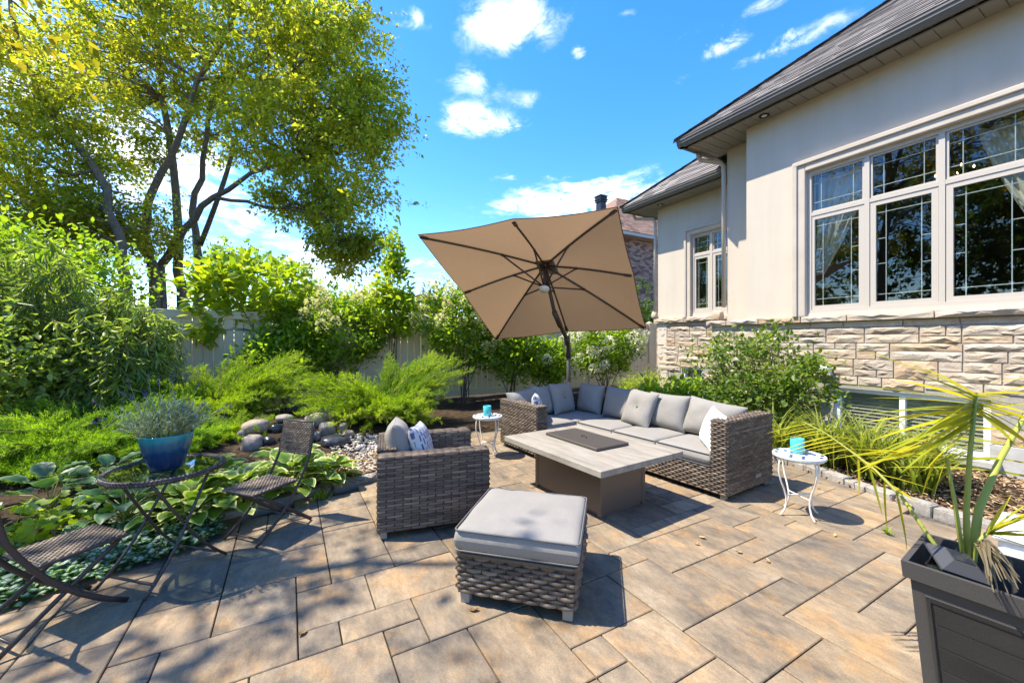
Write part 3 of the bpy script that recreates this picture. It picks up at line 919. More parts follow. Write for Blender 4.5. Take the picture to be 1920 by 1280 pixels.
def make_house():
    h = thing('house', 'beige stucco bungalow with stone base, large windows and grey shingle roof beside the patio', 'house', HLOC)
    YN = -7.0
    mcols = [2.833, 2.178, 1.523, .868, .213]
    mz = (1.735, 3.10, 3.70)
    lcols = [5.497, 5.06, 4.62]
    lz = (1.936, 3.15, 3.59)
    # stucco walls
    m = MB()
    wall_box(m, WX, WX + .25, YN, Y1, 1.69, ZM, [(min(mcols), max(mcols), mz[0], mz[2])])
    m.box(WX + .251, RX, Y1 - .25, Y1 - .001, 1.70, ZM - .002)                 # return of the bump-out
    w1 = m.build('wall', M['stucco'], h, world=True)
    m = MB(); m.box(RX, RX + .25, Y1 - .2, Y2, 1.66, ZM); m.box(RX + .002, LX + .4, Y2 - .25, Y2 - .003, 1.66, ZM - .003)
    m.build('wall', M['stucco'], h, world=True)
    m = MB(); wall_box(m, LX, LX + .25, Y2 - .1, Y3, 1.86, ZL, [(min(lcols), max(lcols), lz[0], lz[2])])
    m.box(LX + .002, LX + 6, Y3 - .25, Y3 - .002, 0, ZL - .002)
    m.build('wall', M['stucco'], h, world=True)
    # stone bases
    bw = (1.17, 2.53, .13, .745)
    m = MB(); wall_box(m, WX + .02, WX + .26, YN, Y2 + .03, .30, 1.61, [(bw[0], bw[1], .30, bw[3])])
    sb = m.build('stone_base', M['mortar'], h, world=True)
    stone_wall(WX + .02, .35, Y2 + .03, 1.605, .30, sb, 11, [bw])
    stone_wall(WX + .02, -1.4, .35, 1.605, .30, sb, 12)
    m = MB(); wall_box(m, WX - .03, WX + .25, YN, Y2 + .02, -.3, .30, [(bw[0], bw[1], bw[2], .30)])
    m.build('foundation', M['foundation'], h, world=True)
    lw = (5.25, 5.75, .35, .80)
    m = MB(); wall_box(m, LX + .02, LX + .26, Y2, Y3 + .03, -.2, 1.76, [lw])
    sb2 = m.build('stone_base', M['mortar'], h, world=True)
    stone_wall(LX + .02, Y2 + .02, Y3 + .04, 1.755, .25, sb2, 21, [lw])
    # ledge stones
    r_ = random.Random(4)
    def ledge(x, ya, yb, z0, z1, par):
        y = ya
        while y < yb - .01:
            L = min(r_.uniform(.45, .8), yb - y)
            if yb - y - L < .2: L = yb - y
            stone_piece('ledge_stone', x - .035, y, y + L, z0, z1, par, r_.randrange(10 ** 6), .055)
            k = MB(); k.box(x - .03, x + .02, y + .004, y + L - .004, z0 + .004, z1 - .004)
            y += L
    lb = MB(); lb.box(WX - .03, WX + .05, YN, Y2 + .09, 1.613, 1.69)
    led = lb.build('ledge', M['stone'], h, world=True); ledge(WX, -1.4, Y2 + .1, 1.61, 1.70, led)
    lb = MB(); lb.box(LX - .03, LX + .05, Y2 - .02, Y3 + .07, 1.763, 1.865)
    led2 = lb.build('ledge', M['stone'], h, world=True); ledge(LX, Y2 - .02, Y3 + .08, 1.76, 1.875, led2)
    # windows and their stucco surrounds
    def surround(x, ya, yb, zb, zt, w):
        s = MB()
        s.rbox(x - .05, x + .01, yb, yb + w, zb, zt + w, .012, 2); s.rbox(x - .05, x + .01, ya - w, ya, zb, zt + w, .012, 2)
        s.rbox(x - .052, x + .01, ya - .001, yb + .001, zt, zt + w, .012, 2)
        s.rbox(x - .075, x + .01, yb + w * .62, yb + w * 1.02, zb, zt + w * 1.02, .01, 2)
        s.rbox(x - .077, x + .01, ya - w, yb + w * .99, zt + w * .62, zt + w * 1.03, .01, 2)
        s.build('window_surround', M['trim'], h, world=True)
    surround(WX, min(mcols), max(mcols), 1.69, mz[2], .15)
    window_unit(WX, mcols, *mz, h)
    surround(LX, min(lcols), max(lcols), 1.86, lz[2], .14)
    window_unit(LX, lcols, *lz, h)
    # room behind the glass
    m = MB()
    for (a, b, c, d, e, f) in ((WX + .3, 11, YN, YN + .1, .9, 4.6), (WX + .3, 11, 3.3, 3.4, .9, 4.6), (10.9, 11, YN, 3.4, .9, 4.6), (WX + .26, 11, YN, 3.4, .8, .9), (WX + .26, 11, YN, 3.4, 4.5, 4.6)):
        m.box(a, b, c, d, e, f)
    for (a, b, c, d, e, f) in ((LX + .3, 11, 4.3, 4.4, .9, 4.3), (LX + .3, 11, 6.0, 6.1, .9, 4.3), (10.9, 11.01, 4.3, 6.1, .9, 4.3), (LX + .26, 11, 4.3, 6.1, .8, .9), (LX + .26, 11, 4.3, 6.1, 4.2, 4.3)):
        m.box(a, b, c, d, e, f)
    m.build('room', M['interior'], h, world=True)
    # basement window
    m = MB(); y0, y1, z0, z1 = bw
    x = WX + .06
    for (a, b, c, d) in ((y0, y1, z1 - .05, z1), (y0, y1, z0, z0 + .05), (y0, y0 + .06, z0 + .05, z1 - .05), (y1 - .06, y1, z0 + .05, z1 - .05), (1.84, 1.89, z0 + .05, z1 - .05)):
        m.box(x, x + .1, a, b, c, d)
    b_ = m.build('basement_window', M['white'], h, world=True)
    for a, b in ((y0 + .06, 1.84), (1.89, y1 - .06)):
        p = MB(); p.box(x + .05, x + .055, a, b, z0 + .05, z1 - .05); p.build('pane', M['glass'], b_, world=True)
    for k in range(12):
        zz = z0 + .06 + k * .042
        s = MB(); s.obox((x + .065, y0 + .07, zz), (.03, 0, .024), (0, y1 - y0 - .14, 0), (-.002, 0, .003))
        s.build('blind_slat', M['blind'], b_, world=True)
    m = MB(); m.box(x + .105, x + .115, y0 + .01, y1 - .01, z0 + .01, z1 - .01); m.build('blind_back', M['blind'], b_, world=True)
    m = MB(); m.rbox(WX - .12, WX + .06, y0 - .08, y1 + .02, .06, .13, .012, 2); m.build('window_sill', M['foundation'], h, world=True)
    m = MB(); x = LX + .05; y0, y1, z0, z1 = lw
    for (a, b, c, d) in ((y0, y1, z1 - .05, z1), (y0, y1, z0, z0 + .05), (y0, y0 + .05, z0 + .05, z1 - .05), (y1 - .05, y1, z0 + .05, z1 - .05)): m.box(x, x + .1, a, b, c, d)
    b2 = m.build('basement_window', M['white'], h, world=True)
    p = MB(); p.box(x + .05, x + .055, y0 + .05, y1 - .05, z0 + .05, z1 - .05); p.build('pane', M['glass'], b2, world=True)
    m = MB(); m.box(x + .15, x + .2, y0, y1, z0, z1); m.build('blind', M['blind'], b2, world=True)
    # eaves: soffit panels, fascia, gutter, roof
    def eave(xw, xg, ya, yb, zs, ywall_end, pitch, seed, run):
        so = MB(); so.box(xg + .06, xw + .55, ya, yb - .05, zs + .012, zs + .03)
        sf = so.build('soffit', M['soffit'], h, world=True)
        y = yb - .06
        while y > ya:
            y2_ = max(ya, y - .16)
            k = MB(); k.box(xg + .065, xw + .5, y2_ + .005, y - .005, zs, zs + .0118); k.build('soffit_panel', M['soffit'], sf, world=True)
            y = y2_
            if y < -1.5: break
        g = MB()
        # K-style gutter profile swept along Y, plus the short end run along X
        prof = [(.10, 0), (.02, 0), (0, .035), (-.015, .05), (-.015, .075), (-.03, .09), (-.03, .125), (-.02, .13), (-.02, .118), (.10, .118)]
        def sweep(P0, P1, dirv):
            P0 = np.array(P0, float); P1 = np.array(P1, float); V = []; n = len(prof)
            for P in (P0, P1):
                for a, b in prof: V.append(P + np.array(dirv) * a + np.array((0, 0, b)))
            F = [(i, (i + 1) % n, n + (i + 1) % n, n + i) for i in range(n)] + [tuple(range(n))[::-1], tuple(range(n, 2 * n))]
            g.add(V, F)
        sweep((xg, ya, zs), (xg, yb, zs), (1, 0, 0))
        sweep((xg + .02, yb, zs), (xw + 4, yb, zs), (0, -1, 0))
        g.build('gutter', M['gutter'], h, world=True)
        f = MB(); f.box(xg + .1, xg + .125, ya, yb - .1, zs - .012, zs + .13); f.box(xg + .1, xw + 4, yb - .125, yb - .1, zs - .012, zs + .129)
        f.build('fascia', M['gutter'], h, world=True)
        # roof planes
        rx0, rz0 = xg - .01, zs + .125
        sl = math.hypot(1, pitch)
        r_ = MB()
        T = run
        P = lambda k, yy: (rx0 + k, yy, rz0 + pitch * k)
        r_.add([P(0, ya), P(0, yb), P(T, yb - T), P(T, ya)], [(0, 3, 2, 1)])
        r_.add([P(0, yb), (rx0 + 9, yb, rz0), (rx0 + 9, yb - T, rz0 + pitch * T), P(T, yb - T)], [(0, 3, 2, 1)])
        r_.add([P(0, ya), P(0, yb), (rx0 + 9, yb, rz0), (rx0 + 9, ya, rz0)], [(0, 1, 2, 3)])
        rf = r_.build('roof', M['shingle'], h, world=True)
        s = MB()
        v = np.array((1, 0, pitch)) / sl
        yn = max(ya, -2.2)
        L_ = yb - yn
        # u runs from the far corner toward the near side; clip at the hip
        shingles(s, np.array((rx0 - .02, yb, rz0 - .01)), (0, -1, 0), v, L_, int(T * sl / .135), .30, .135, seed, clip=lambda a, b: a > b / sl + .02)
        s.build('shingle_courses', M['shingle'], rf, kind='stuff', world=True)
        hp = MB(); hv = np.array((1, -1, pitch))
        k = 0.
        while k < T - .1:
            A = np.array(P(k, yb - k)) + np.array((0, 0, .02)); B = np.array(P(k + .2, yb - k - .2)) + np.array((0, 0, .012))
            si = np.array((.09, .09, -.035)); 
            hp.add([A - np.array((.1, .02, .02)), A + np.array((0, 0, .02)), A + np.array((.02, .1, -.02)), B - np.array((.1, .02, .02)), B + np.array((0, 0, .02)), B + np.array((.02, .1, -.02))], [(0, 1, 4, 3), (1, 2, 5, 4), (0, 2, 1)], random.random())
            k += .16
        hp.build('hip_cap', M['shingle'], rf, kind='stuff', world=True)
    eave(WX, 5.86, YN, 4.62, ZM, Y2, .80, 5, 3.4)
    eave(LX, 6.90, Y2 - .4, 6.98, ZL, Y3, .80, 6, 2.4)
    # recessed soffit lights
    for (px, py, z) in ((1433, 217, ZM), (1238, 384, ZL)):
        p = gp(px, py, z - .004)
        k = MB(); k.lathe([(.0, -.004), (.045, -.004), (.05, -.012), (.068, -.012), (.07, 0), (.0, 0)], 16, p)
        o = k.build('soffit_light', M['black'], h, world=True)
        k = MB(); k.lathe([(.0, -.007), (.036, -.007), (.036, -.003)], 14, p); k.build('lamp', M['white'], o, world=True)
    # downspouts
    def spout(xg, yc, zs, xw, ywall):
        k = MB()
        pts = [(xg + .06, yc, zs + .02), (xg + .06, yc, zs - .06), (xg + .09, yc - .02, zs - .12), (xw - .12, ywall + .05, zs - .22), (xw - .05, ywall + .045, zs - .27), (xw - .045, ywall + .045, zs - .4), (xw - .045, ywall + .045, 1.95)]
        k.tube(pts, .036, 8); k.build('downspout', M['pipe'], h, smooth=True, world=True)
    spout(6.28, 4.56, ZM, RX + .02, Y2)
    spout(7.15, 6.9, ZL, LX + .02, Y3)
    # corner stone knobs at the ends of the ledges
    for c, s in (((WX + .28, Y2 + .09, 1.80), .10), ((LX - .01, Y3 + .06, 1.97), .085)):
        o = rock('corner_stone', Vector(c) - HLOC, s * .7, s * .9, s * 1.25, M['stone'], 5, h)
    return h

# ---------------------------------------------------------------- furniture
def weave(m, o, u, v, W, Ht, row=.020, L=.075, depth=.007, seed=0):
    """woven strands: rows of half-barrel 'over' segments, every other row shifted by half a segment"""
    o, u, v = (np.asarray(x, float) for x in (o, u, v))
    n = np.cross(u, v)
    r_ = np.random.default_rng(seed)
    nr = max(1, int(round(Ht / row))); row = Ht / nr
    nc = max(1, int(round(W / L))); L = W / nc
    U = np.array([-.50, -.33, 0, .33, .50]); Vv = np.array([-.46, -.28, .28, .46])
    hu = np.array([-.12, .62, 1, .62, -.12]); hv = np.array([.0, .85, .85, 0.])
    F = [(a * 4 + b, (a + 1) * 4 + b, (a + 1) * 4 + b + 1, a * 4 + b + 1) for a in range(4) for b in range(3)]
    for j in range(nr):
        sh = .5 if j % 2 else 0.
        tone = r_.random() * .5
        for i in range(nc + (1 if sh else 0)):
            c = (i + .5 - sh) * L
            P = []
            jit = r_.uniform(-.04, .04)
            dz = r_.uniform(-.05, .05) * row
            for a in range(5):
                x = min(max(c + U[a] * L, 0), W)
                for b in range(4):
                    P.append(o + u * x + v * ((j + .5 + Vv[b] * .98) * row + dz) + n * (depth * (max(hu[a], 0) * (.25 + .75 * hv[b]) + jit * hv[b]) + (-.0012 if hu[a] < 0 else .0006)))
            m.add(P, F, float(np.clip(tone + r_.random() * .6, 0, 1)))

def wpanel(parent, o, u, v, W, Ht, seed, row=.020, L=.075, depth=.0105):
    m = MB(); weave(m, o, u, v, W, Ht, row, L, depth, seed)
    return m.build('woven_panel', M['wicker'], parent, smooth=True, kind='stuff')

def wbox(parent, x0, x1, y0, y1, z0, z1, seed, faces='-x+x-y+y+z', name='core', **k):
    """dark core box with woven panels on the listed faces"""
    c = MB(); c.box(x0, x1, y0, y1, z0, z1); c.build(name, M['wickerdark'], parent)
    W, D, H_ = x1 - x0, y1 - y0, z1 - z0
    if '-x' in faces: wpanel(parent, (x0, y1, z0), (0, -1, 0), (0, 0, 1), D, H_, seed, **k)
    if '+x' in faces: wpanel(parent, (x1, y0, z0), (0, 1, 0), (0, 0, 1), D, H_, seed + 1, **k)
    if '-y' in faces: wpanel(parent, (x0, y0, z0), (1, 0, 0), (0, 0, 1), W, H_, seed + 2, **k)
    if '+y' in faces: wpanel(parent, (x1, y1, z0), (-1, 0, 0), (0, 0, 1), W, H_, seed + 3, **k)
    if '+z' in faces:
        if W >= D: wpanel(parent, (x0, y0, z1), (1, 0, 0), (0, 1, 0), W, D, seed + 4, **k)
        else: wpanel(parent, (x1, y0, z1), (0, 1, 0), (-1, 0, 0), D, W, seed + 4, **k)

def cushion_mesh(m, w, d, t, p=4, q=.5, pinch=.07, n=14, crown=0., wob=0., seed=1):
    """pillow lying in the xy plane, centred; two sides sewn at z=0"""
    r_ = np.random.default_rng(seed); ph = r_.uniform(0, 6.28, 4)
    us = [math.sin((i / n - .5) * math.pi) for i in range(n + 1)]
    for sgn in (1, -1):
        V = []
        for b in us:
            for a in us:
                x = w / 2 * a * (1 - pinch * (1 - b * b) * abs(a) ** 3)
                y = d / 2 * b * (1 - pinch * (1 - a * a) * abs(b) ** 3)
                e = max(0, (1 - abs(a) ** p) * (1 - abs(b) ** p)) ** q
                wv = wob * (math.sin(7 * a + ph[0]) * math.sin(6 * b + ph[1]) + .6 * math.sin(15 * a + 4 * b + ph[2]))
                V.append((x, y, sgn * (t / 2 * e + crown * (1 - a * a) * (1 - b * b) + wv * e)))
        F = [(j * (n + 1) + i, j * (n + 1) + i + 1, (j + 1) * (n + 1) + i + 1, (j + 1) * (n + 1) + i) for j in range(n) for i in range(n)]
        m.add(V, F if sgn > 0 else [f[::-1] for f in F])

def rect_loop(w, d, r, n=4):
    P = []
    for cx, cy, a0 in ((w / 2 - r, d / 2 - r, 0), (-w / 2 + r, d / 2 - r, 90), (-w / 2 + r, -d / 2 + r, 180), (w / 2 - r, -d / 2 + r, 270)):
        for k in range(n + 1):
            a = R(a0 + 90 * k / n); P.append((cx + r * math.cos(a), cy + r * math.sin(a)))
    return P

def seat_cushion(parent, cx, cy, z0, w, d, t, seed=1):
    m = MB(); cushion_mesh(m, w, d, t, 14, .22, .0, 16, .012, .0015, seed)
    c = m.build('seat_cushion', M['cushion'], parent, smooth=True, loc=(cx, cy, z0 + t / 2))
    m = MB()
    for s in (1, -1):
        P = [(x, y, s * t * .40) for x, y in rect_loop(w * .992, d * .992, .022)]
        m.tube(P, .0042, 5, closed=True)
    m.build('piping', M['piping'], c, smooth=True)
    return c

def pillow(name, label, cat, loc, facing, lean, roll, w, h, t, mat_, group=None, button=False, seed=1, pinch=.07, wob=.004):
    """upright pillow, front toward 'facing' (radians, world), bottom edge at loc"""
    m = MB(); cushion_mesh(m, w, h, t, 3.2, .55, pinch, 16, 0, wob, seed)
    V = m.v
    # mesh lies in xy; stand it up: x stays, y->z, z(front)->-y
    m.v = [np.stack([v[:, 0], -v[:, 2], v[:, 1] + h / 2], 1) for v in V]
    if button:
        for i, v in enumerate(m.v):
            rr = (v[:, 0] ** 2 + (v[:, 2] - h / 2) ** 2)
            v[:, 1] *= 1 - .45 * np.exp(-rr / .0022) - .12 * np.exp(-rr / .02)
    o = m.build(name, mat_, smooth=True)
    fx = math.atan2(math.cos(facing), -math.sin(facing))      # rotate -y to the facing direction
    rotz = facing + math.pi / 2
    o.matrix_world = Matrix.Translation(Vector(loc)) @ Matrix.Rotation(rotz, 4, 'Z') @ Matrix.Rotation(-lean, 4, 'X') @ Matrix.Rotation(roll, 4, 'Y')
    tag(o, label, cat, group)
    p = MB(); L_ = rect_loop(w * .985, h * .985, .02, 3)
    pts = []
    for x, y in L_:
        a, b = x / (w / 2), y / (h / 2)
        pts.append((x * (1 - pinch * (1 - min(1, b * b)) * abs(a) ** 3), 0, y * (1 - pinch * (1 - min(1, a * a)) * abs(b) ** 3) + h / 2))
    # densify the straight edges so that they follow the pinch
    dense = []
    k = len(L_)
    for i in range(k):
        (x0, y0), (x1, y1) = L_[i], L_[(i + 1) % k]
        st = 6 if math.hypot(x1 - x0, y1 - y0) > .1 else 1
        for s in range(st):
            x, y = x0 + (x1 - x0) * s / st, y0 + (y1 - y0) * s / st
            a, b = x / (w / 2), y / (h / 2)
            dense.append((x * (1 - pinch * (1 - min(1, b * b)) * min(1, abs(a)) ** 3), 0, y * (1 - pinch * (1 - min(1, a * a)) * min(1, abs(b)) ** 3) + h / 2))
    p.tube(dense, .0045, 5, closed=True)
    p.build('piping', M['cushion'] if mat_ is M['cushion'] else mat_, o, smooth=True)
    if button:
        b = MB(); b.lathe([(0, -.004), (.011, -.003), (.013, .001), (.010, .004)], 10)
        bo = b.build('button', M['piping'], o, smooth=True, loc=(0, -t * .27, h / 2)); bo.rotation_euler = (R(90), 0, 0)
    return o

def feet(parent, pts, z=.045, s=.045):
    for x, y in pts:
        m = MB(); m.rbox(x - s / 2, x + s / 2, y - s / 2, y + s / 2, 0, z, .004, 1); m.build('foot', M['foot'], parent)

def make_sofa():
    rz = R(4)
    O = Vector((3.213, 2.04, 0))
    s = thing('sectional_sofa', 'brown wicker L-shaped sectional sofa with grey cushions around the fire table', 'sofa', O, rz)
    # base plinths
    wbox(s, 0, .79, .14, 1.85, .045, .25, 100, '-x', 'seat_base')
    wbox(s, -.48, .79, 1.851, 2.62, .045, .25, 110, '-y', 'seat_base')
    # arms
    wbox(s, 0, .79, 0, .14, .045, .672, 120, '-x-y+y+z+x', 'arm', row=.0195, L=.062)
    wbox(s, -.62, -.48, 1.83, 2.62, .045, .60, 130, '-x-y+x+z', 'arm', row=.0195, L=.062)
    # backs
    wbox(s, .66, .79, .14, 2.62, .25, .60, 140, '-x+x+z', 'back_frame')
    wbox(s, -.48, .66, 2.49, 2.62, .25, .60, 150, '-y+z', 'back_frame')
    feet(s, [(.04, .05), (.74, .05), (.05, .9), (.05, 1.75), (-.57, 1.9), (-.57, 2.57), (.74, 2.57)])
    m = MB(); m.box(.46, .55, -.0115, -.009, .12, .15); m.build('name_plate', M['foot'], s)
    t = .13
    for i in range(3):
        seat_cushion(s, .32, .14 + .57 * i + .285, .25, .66, .562, t, 20 + i)
    seat_cushion(s, .33, 2.17, .25, .66, .63, t, 25)
    seat_cushion(s, -.24, 2.17, .25, .475, .64, t, 26)
    Mx = Matrix.Translation(O) @ Matrix.Rotation(rz, 4, 'Z')
    S = lambda x, y, z: Mx @ Vector((x, y, z))
    zt = .378
    W = R(180) + rz; Sn = R(-90) + rz
    G = 'grey cushions on the sectional sofa'
    def P(lab, x, y, f, lean, roll, w, h, t_, mt='cushion', btn=False, sd=1, name='back_cushion', cat='cushion', wob=.004):
        pillow(name, lab, cat, S(x, y, zt), f, lean, roll, w, h, t_, M[mt], G if mt == 'cushion' else None, btn, sd, wob=wob)
    P('soft grey back cushion slumped against the wicker arm beside the mosaic table', .50, .47, W, R(20), R(5), .60, .39, .20, sd=31, wob=.008)
    P('plain grey back cushion between the slumped cushion and the tufted one', .50, .98, W, R(17), 0, .52, .40, .19, sd=32)
    P('grey tufted throw pillow leaning in front of the sofa backrest, in full sun', .36, 1.28, W + R(-6), R(22), R(3), .44, .43, .15, btn=True, sd=33, name='throw_pillow')
    P('grey back cushion half in umbrella shade next to the sofa corner', .50, 1.62, W, R(15), 0, .58, .40, .19, sd=34)
    P('grey corner back cushion in umbrella shade behind the tufted pillow', .50, 2.17, W, R(14), 0, .46, .40, .18, sd=35)
    P('grey tufted pillow standing in the shaded corner of the sofa', .22, 2.31, Sn + R(12), R(14), 0, .45, .42, .16, btn=True, sd=36, name='throw_pillow')
    P('grey back cushion of the corner seat turned toward the patio', -.06, 2.38, Sn, R(15), 0, .36, .39, .17, sd=37)
    P('grey back cushion drooping over the far wicker arm', -.33, 2.36, Sn, R(22), R(-6), .52, .37, .19, sd=38, wob=.008)
    P('white pillow with dark blue dashes against the far sofa arm', -.37, 2.06, R(-38) + rz, R(16), R(2), .36, .34, .12, 'dash', sd=39, name='throw_pillow', cat='pillow')
    P('small white striped pillow tucked against the near sofa arm', .17, .29, R(138) + rz, R(18), R(6), .38, .36, .13, 'stripe', sd=40, name='throw_pillow', cat='pillow')

def make_armchair():
    rz = R(-11.6); O = Vector((.525, 2.80, 0))
    s = thing('armchair', 'brown wicker club armchair with its woven side toward the ottoman', 'armchair', O, rz)
    k = dict(row=.0185, L=.115, depth=.0075)
    wbox(s, 0, .78, 0, .13, .05, .555, 200, '-x-y+y+z+x', 'arm', **k)
    wbox(s, 0, .78, .67, .80, .05, .555, 210, '-x-y+y+z+x', 'arm', **k)
    wbox(s, 0, .13, .131, .669, .05, .575, 220, '-x+x+z', 'back_frame', **k)
    wbox(s, .131, .76, .131, .669, .05, .24, 230, '+x', 'seat_base', **k)
    feet(s, [(.04, .035), (.74, .035), (.04, .765), (.74, .765)], .052)
    seat_cushion(s, .45, .40, .24, .64, .53, .13, 41)
    Mx = Matrix.Translation(O) @ Matrix.Rotation(rz, 4, 'Z')
    pillow('back_cushion', 'grey cushion with dark piping leaning on the armchair back', 'cushion', Mx @ Vector((.20, .40, .365)), rz + R(-4), R(13), R(2), .50, .37, .19, M['cushion'], None, False, 42)
    pillow('throw_pillow', 'white pillow with rows of blue brush marks on the armchair', 'pillow', Mx @ Vector((.37, .36, .365)), rz + R(-14), R(17), R(4), .42, .345, .14, M['dash'], None, False, 43)

def make_ottoman():
    O = Vector((1.19, 1.945, 0)); rz = R(-44.3)
    s = thing('ottoman', 'square brown wicker ottoman with loose grey cushion in front of the armchair', 'ottoman', O, rz)
    a = .30
    wbox(s, -a, a, -a, a, .055, .255, 300, '-x+x-y+y', 'core', row=.0225, L=.086, depth=.016)
    feet(s, [(-a + .035, -a + .03), (a - .035, -a + .03), (-a + .035, a - .03), (a - .035, a - .03)], .06, .05)
    m = MB(); m.tube([(x, y, .26) for x, y in rect_loop(2 * a + .015, 2 * a + .015, .02)], .011, 6, closed=True)
    m.build('rim', M['wicker'], s, smooth=True)
    m = MB(); cushion_mesh(m, .64, .645, .125, 14, .22, 0, 18, .016, .003, 5)
    c = m.build('seat_cushion', M['cushion'], s, smooth=True, loc=(.0, .0, .327))
    c.rotation_euler = (R(-1.2), R(.6), R(1.5))
    m = MB()
    for q in (1, -1):
        P = [(x, y, q * .050) for x, y in rect_loop(.636, .641, .025)]
        m.tube(P, .0045, 5, closed=True)
    m.build('piping', M['piping'], c, smooth=True)
    m = MB(); m.lathe([(0, .004), (.012, .003), (.014, 0)], 10); m.build('button', M['cushion'], c, smooth=True, loc=(0, 0, .076))
    m = MB(); m.tube([(.318, -.02, -.03), (.335, -.02, -.045), (.338, .0, -.055), (.335, .02, -.045), (.318, .02, -.03)], .006, 5); m.build('tie', M['piping'], c, smooth=True)

def make_fire_table():
    O = Vector((2.305, 2.755, 0)); s = thing('fire_table', 'low rectangular fire table with weathered concrete top on a brown metal base', 'table', O, R(4))
    m = MB(); m.rbox(-.472, .472, -.625, .625, .405, .452, .004, 2); m.build('tabletop', M['ctop'], s)
    m = MB(); m.box(-.245, .245, -.40, .40, .0, .404); m.build('base', M['bronze'], s)
    for x in (-.262, .222):
        for y in (-.417, .377):
            m = MB(); m.rbox(x, x + .04, y, y + .04, 0, .4045, .003, 1); m.build('corner_post', M['bronze'], s)
    for (x0, x1, y0, y1) in ((-.222, .222, -.412, -.401), (-.222, .222, .401, .412), (-.257, -.246, -.377, .377), (.246, .257, -.377, .377)):
        m = MB(); m.box(x0, x1, y0, y1, .03, .375); m.build('panel', M['bronze'], s)
    k = MB(); k.lathe([(0, 0), (.018, 0), (.018, .02), (.012, .026), (0, .026)], 12)
    o = k.build('control_knob', M['black'], s, smooth=True, loc=(-.258, .12, .33)); o.rotation_euler = (0, R(-90), 0)
    m = MB(); m.rbox(-.19, .19, -.345, .345, .4545, .478, .004, 1)
    l = m.build('burner_lid', M['lid'], None, loc=None)
    l.matrix_world = Matrix.Translation((2.36, 2.85, 0)) @ Matrix.Rotation(R(3), 4, 'Z')
    tag(l, 'dark metal burner cover lying on the fire table top', 'cover')
    m = MB(); m.tube([(-.012, -.03, .478), (-.012, -.03, .489), (.0, 0, .494), (-.012, .03, .489), (-.012, .03, .478)], .004, 6); m.build('handle', M['black'], l, smooth=True)

def make_side_table(loc, rz, label):
    s = thing('side_table', label, 'table', loc, rz, 'mosaic side tables')
    rt = .176
    m = MB(); m.lathe([(0, .452), (rt - .004, .452), (rt, .456), (rt, .470), (rt - .005, .474), (0, .474)], 36); top = m.build('table_top', M['tilewhite'], s, smooth=False)
    i = 0
    for ring, cnt in ((.045, 4), (.10, 8), (.148, 12)):
        for k in range(cnt):
            a = 2 * math.pi * (k + (.5 if ring > .06 else 0)) / cnt
            t = MB(); t.lathe([(0, .003), (.017, .003), (.0185, 0)], 10)
            q = t.build('mosaic_tile', M['tilenavy'] if (k + int(ring * 100)) % 3 else M['tileaqua'], top, loc=(ring * math.cos(a), ring * math.sin(a), .474))
            q.scale = (1.15, .72, 1); i += 1
    m = MB(); m.tube([(.158 * math.cos(a), .158 * math.sin(a), .445) for a in np.linspace(0, 2 * math.pi, 25)[:-1]], .006, 6, closed=True); m.build('rim_ring', M['cream'], s, smooth=True)
    for k in range(4):
        a = math.pi / 4 + k * math.pi / 2
        pr = [(.150, .447), (.163, .40), (.166, .34), (.150, .27), (.122, .20), (.105, .14), (.104, .09), (.118, .045), (.142, .012), (.155, .004)]
        m = MB(); m.tube([(r_ * math.cos(a), r_ * math.sin(a), z + .003) for r_, z in pr], .0068, 6); m.build('leg', M['cream'], s, smooth=True)
    for k in range(2):
        a = math.pi / 4 + k * math.pi / 2
        m = MB(); m.tube([(-.108 * math.cos(a), -.108 * math.sin(a), .15 + .008 * k), (.108 * math.cos(a), .108 * math.sin(a), .15 + .008 * k)], .0055, 6); m.build('brace', M['cream'], s, smooth=True)
    return s

def make_candle(loc, label):
    s = thing('candle_holder', label, 'candle holder', loc, 0, 'teal candle holders')
    m = MB(); m.lathe([(0, 0), (.044, 0), (.047, .004), (.048, .112), (.045, .114), (.043, .112), (.042, .012), (0, .012)], 24); m.build('glass_cup', M['teal'], s, smooth=True)
    m = MB(); m.lathe([(0, .013), (.040, .013), (.040, .05), (0, .052)], 18); c = m.build('candle', M['white'], s, smooth=True)
    m = MB(); m.tube([(0, 0, .052), (.002, 0, .062)], .0015, 5); m.build('wick', M['black'], c)

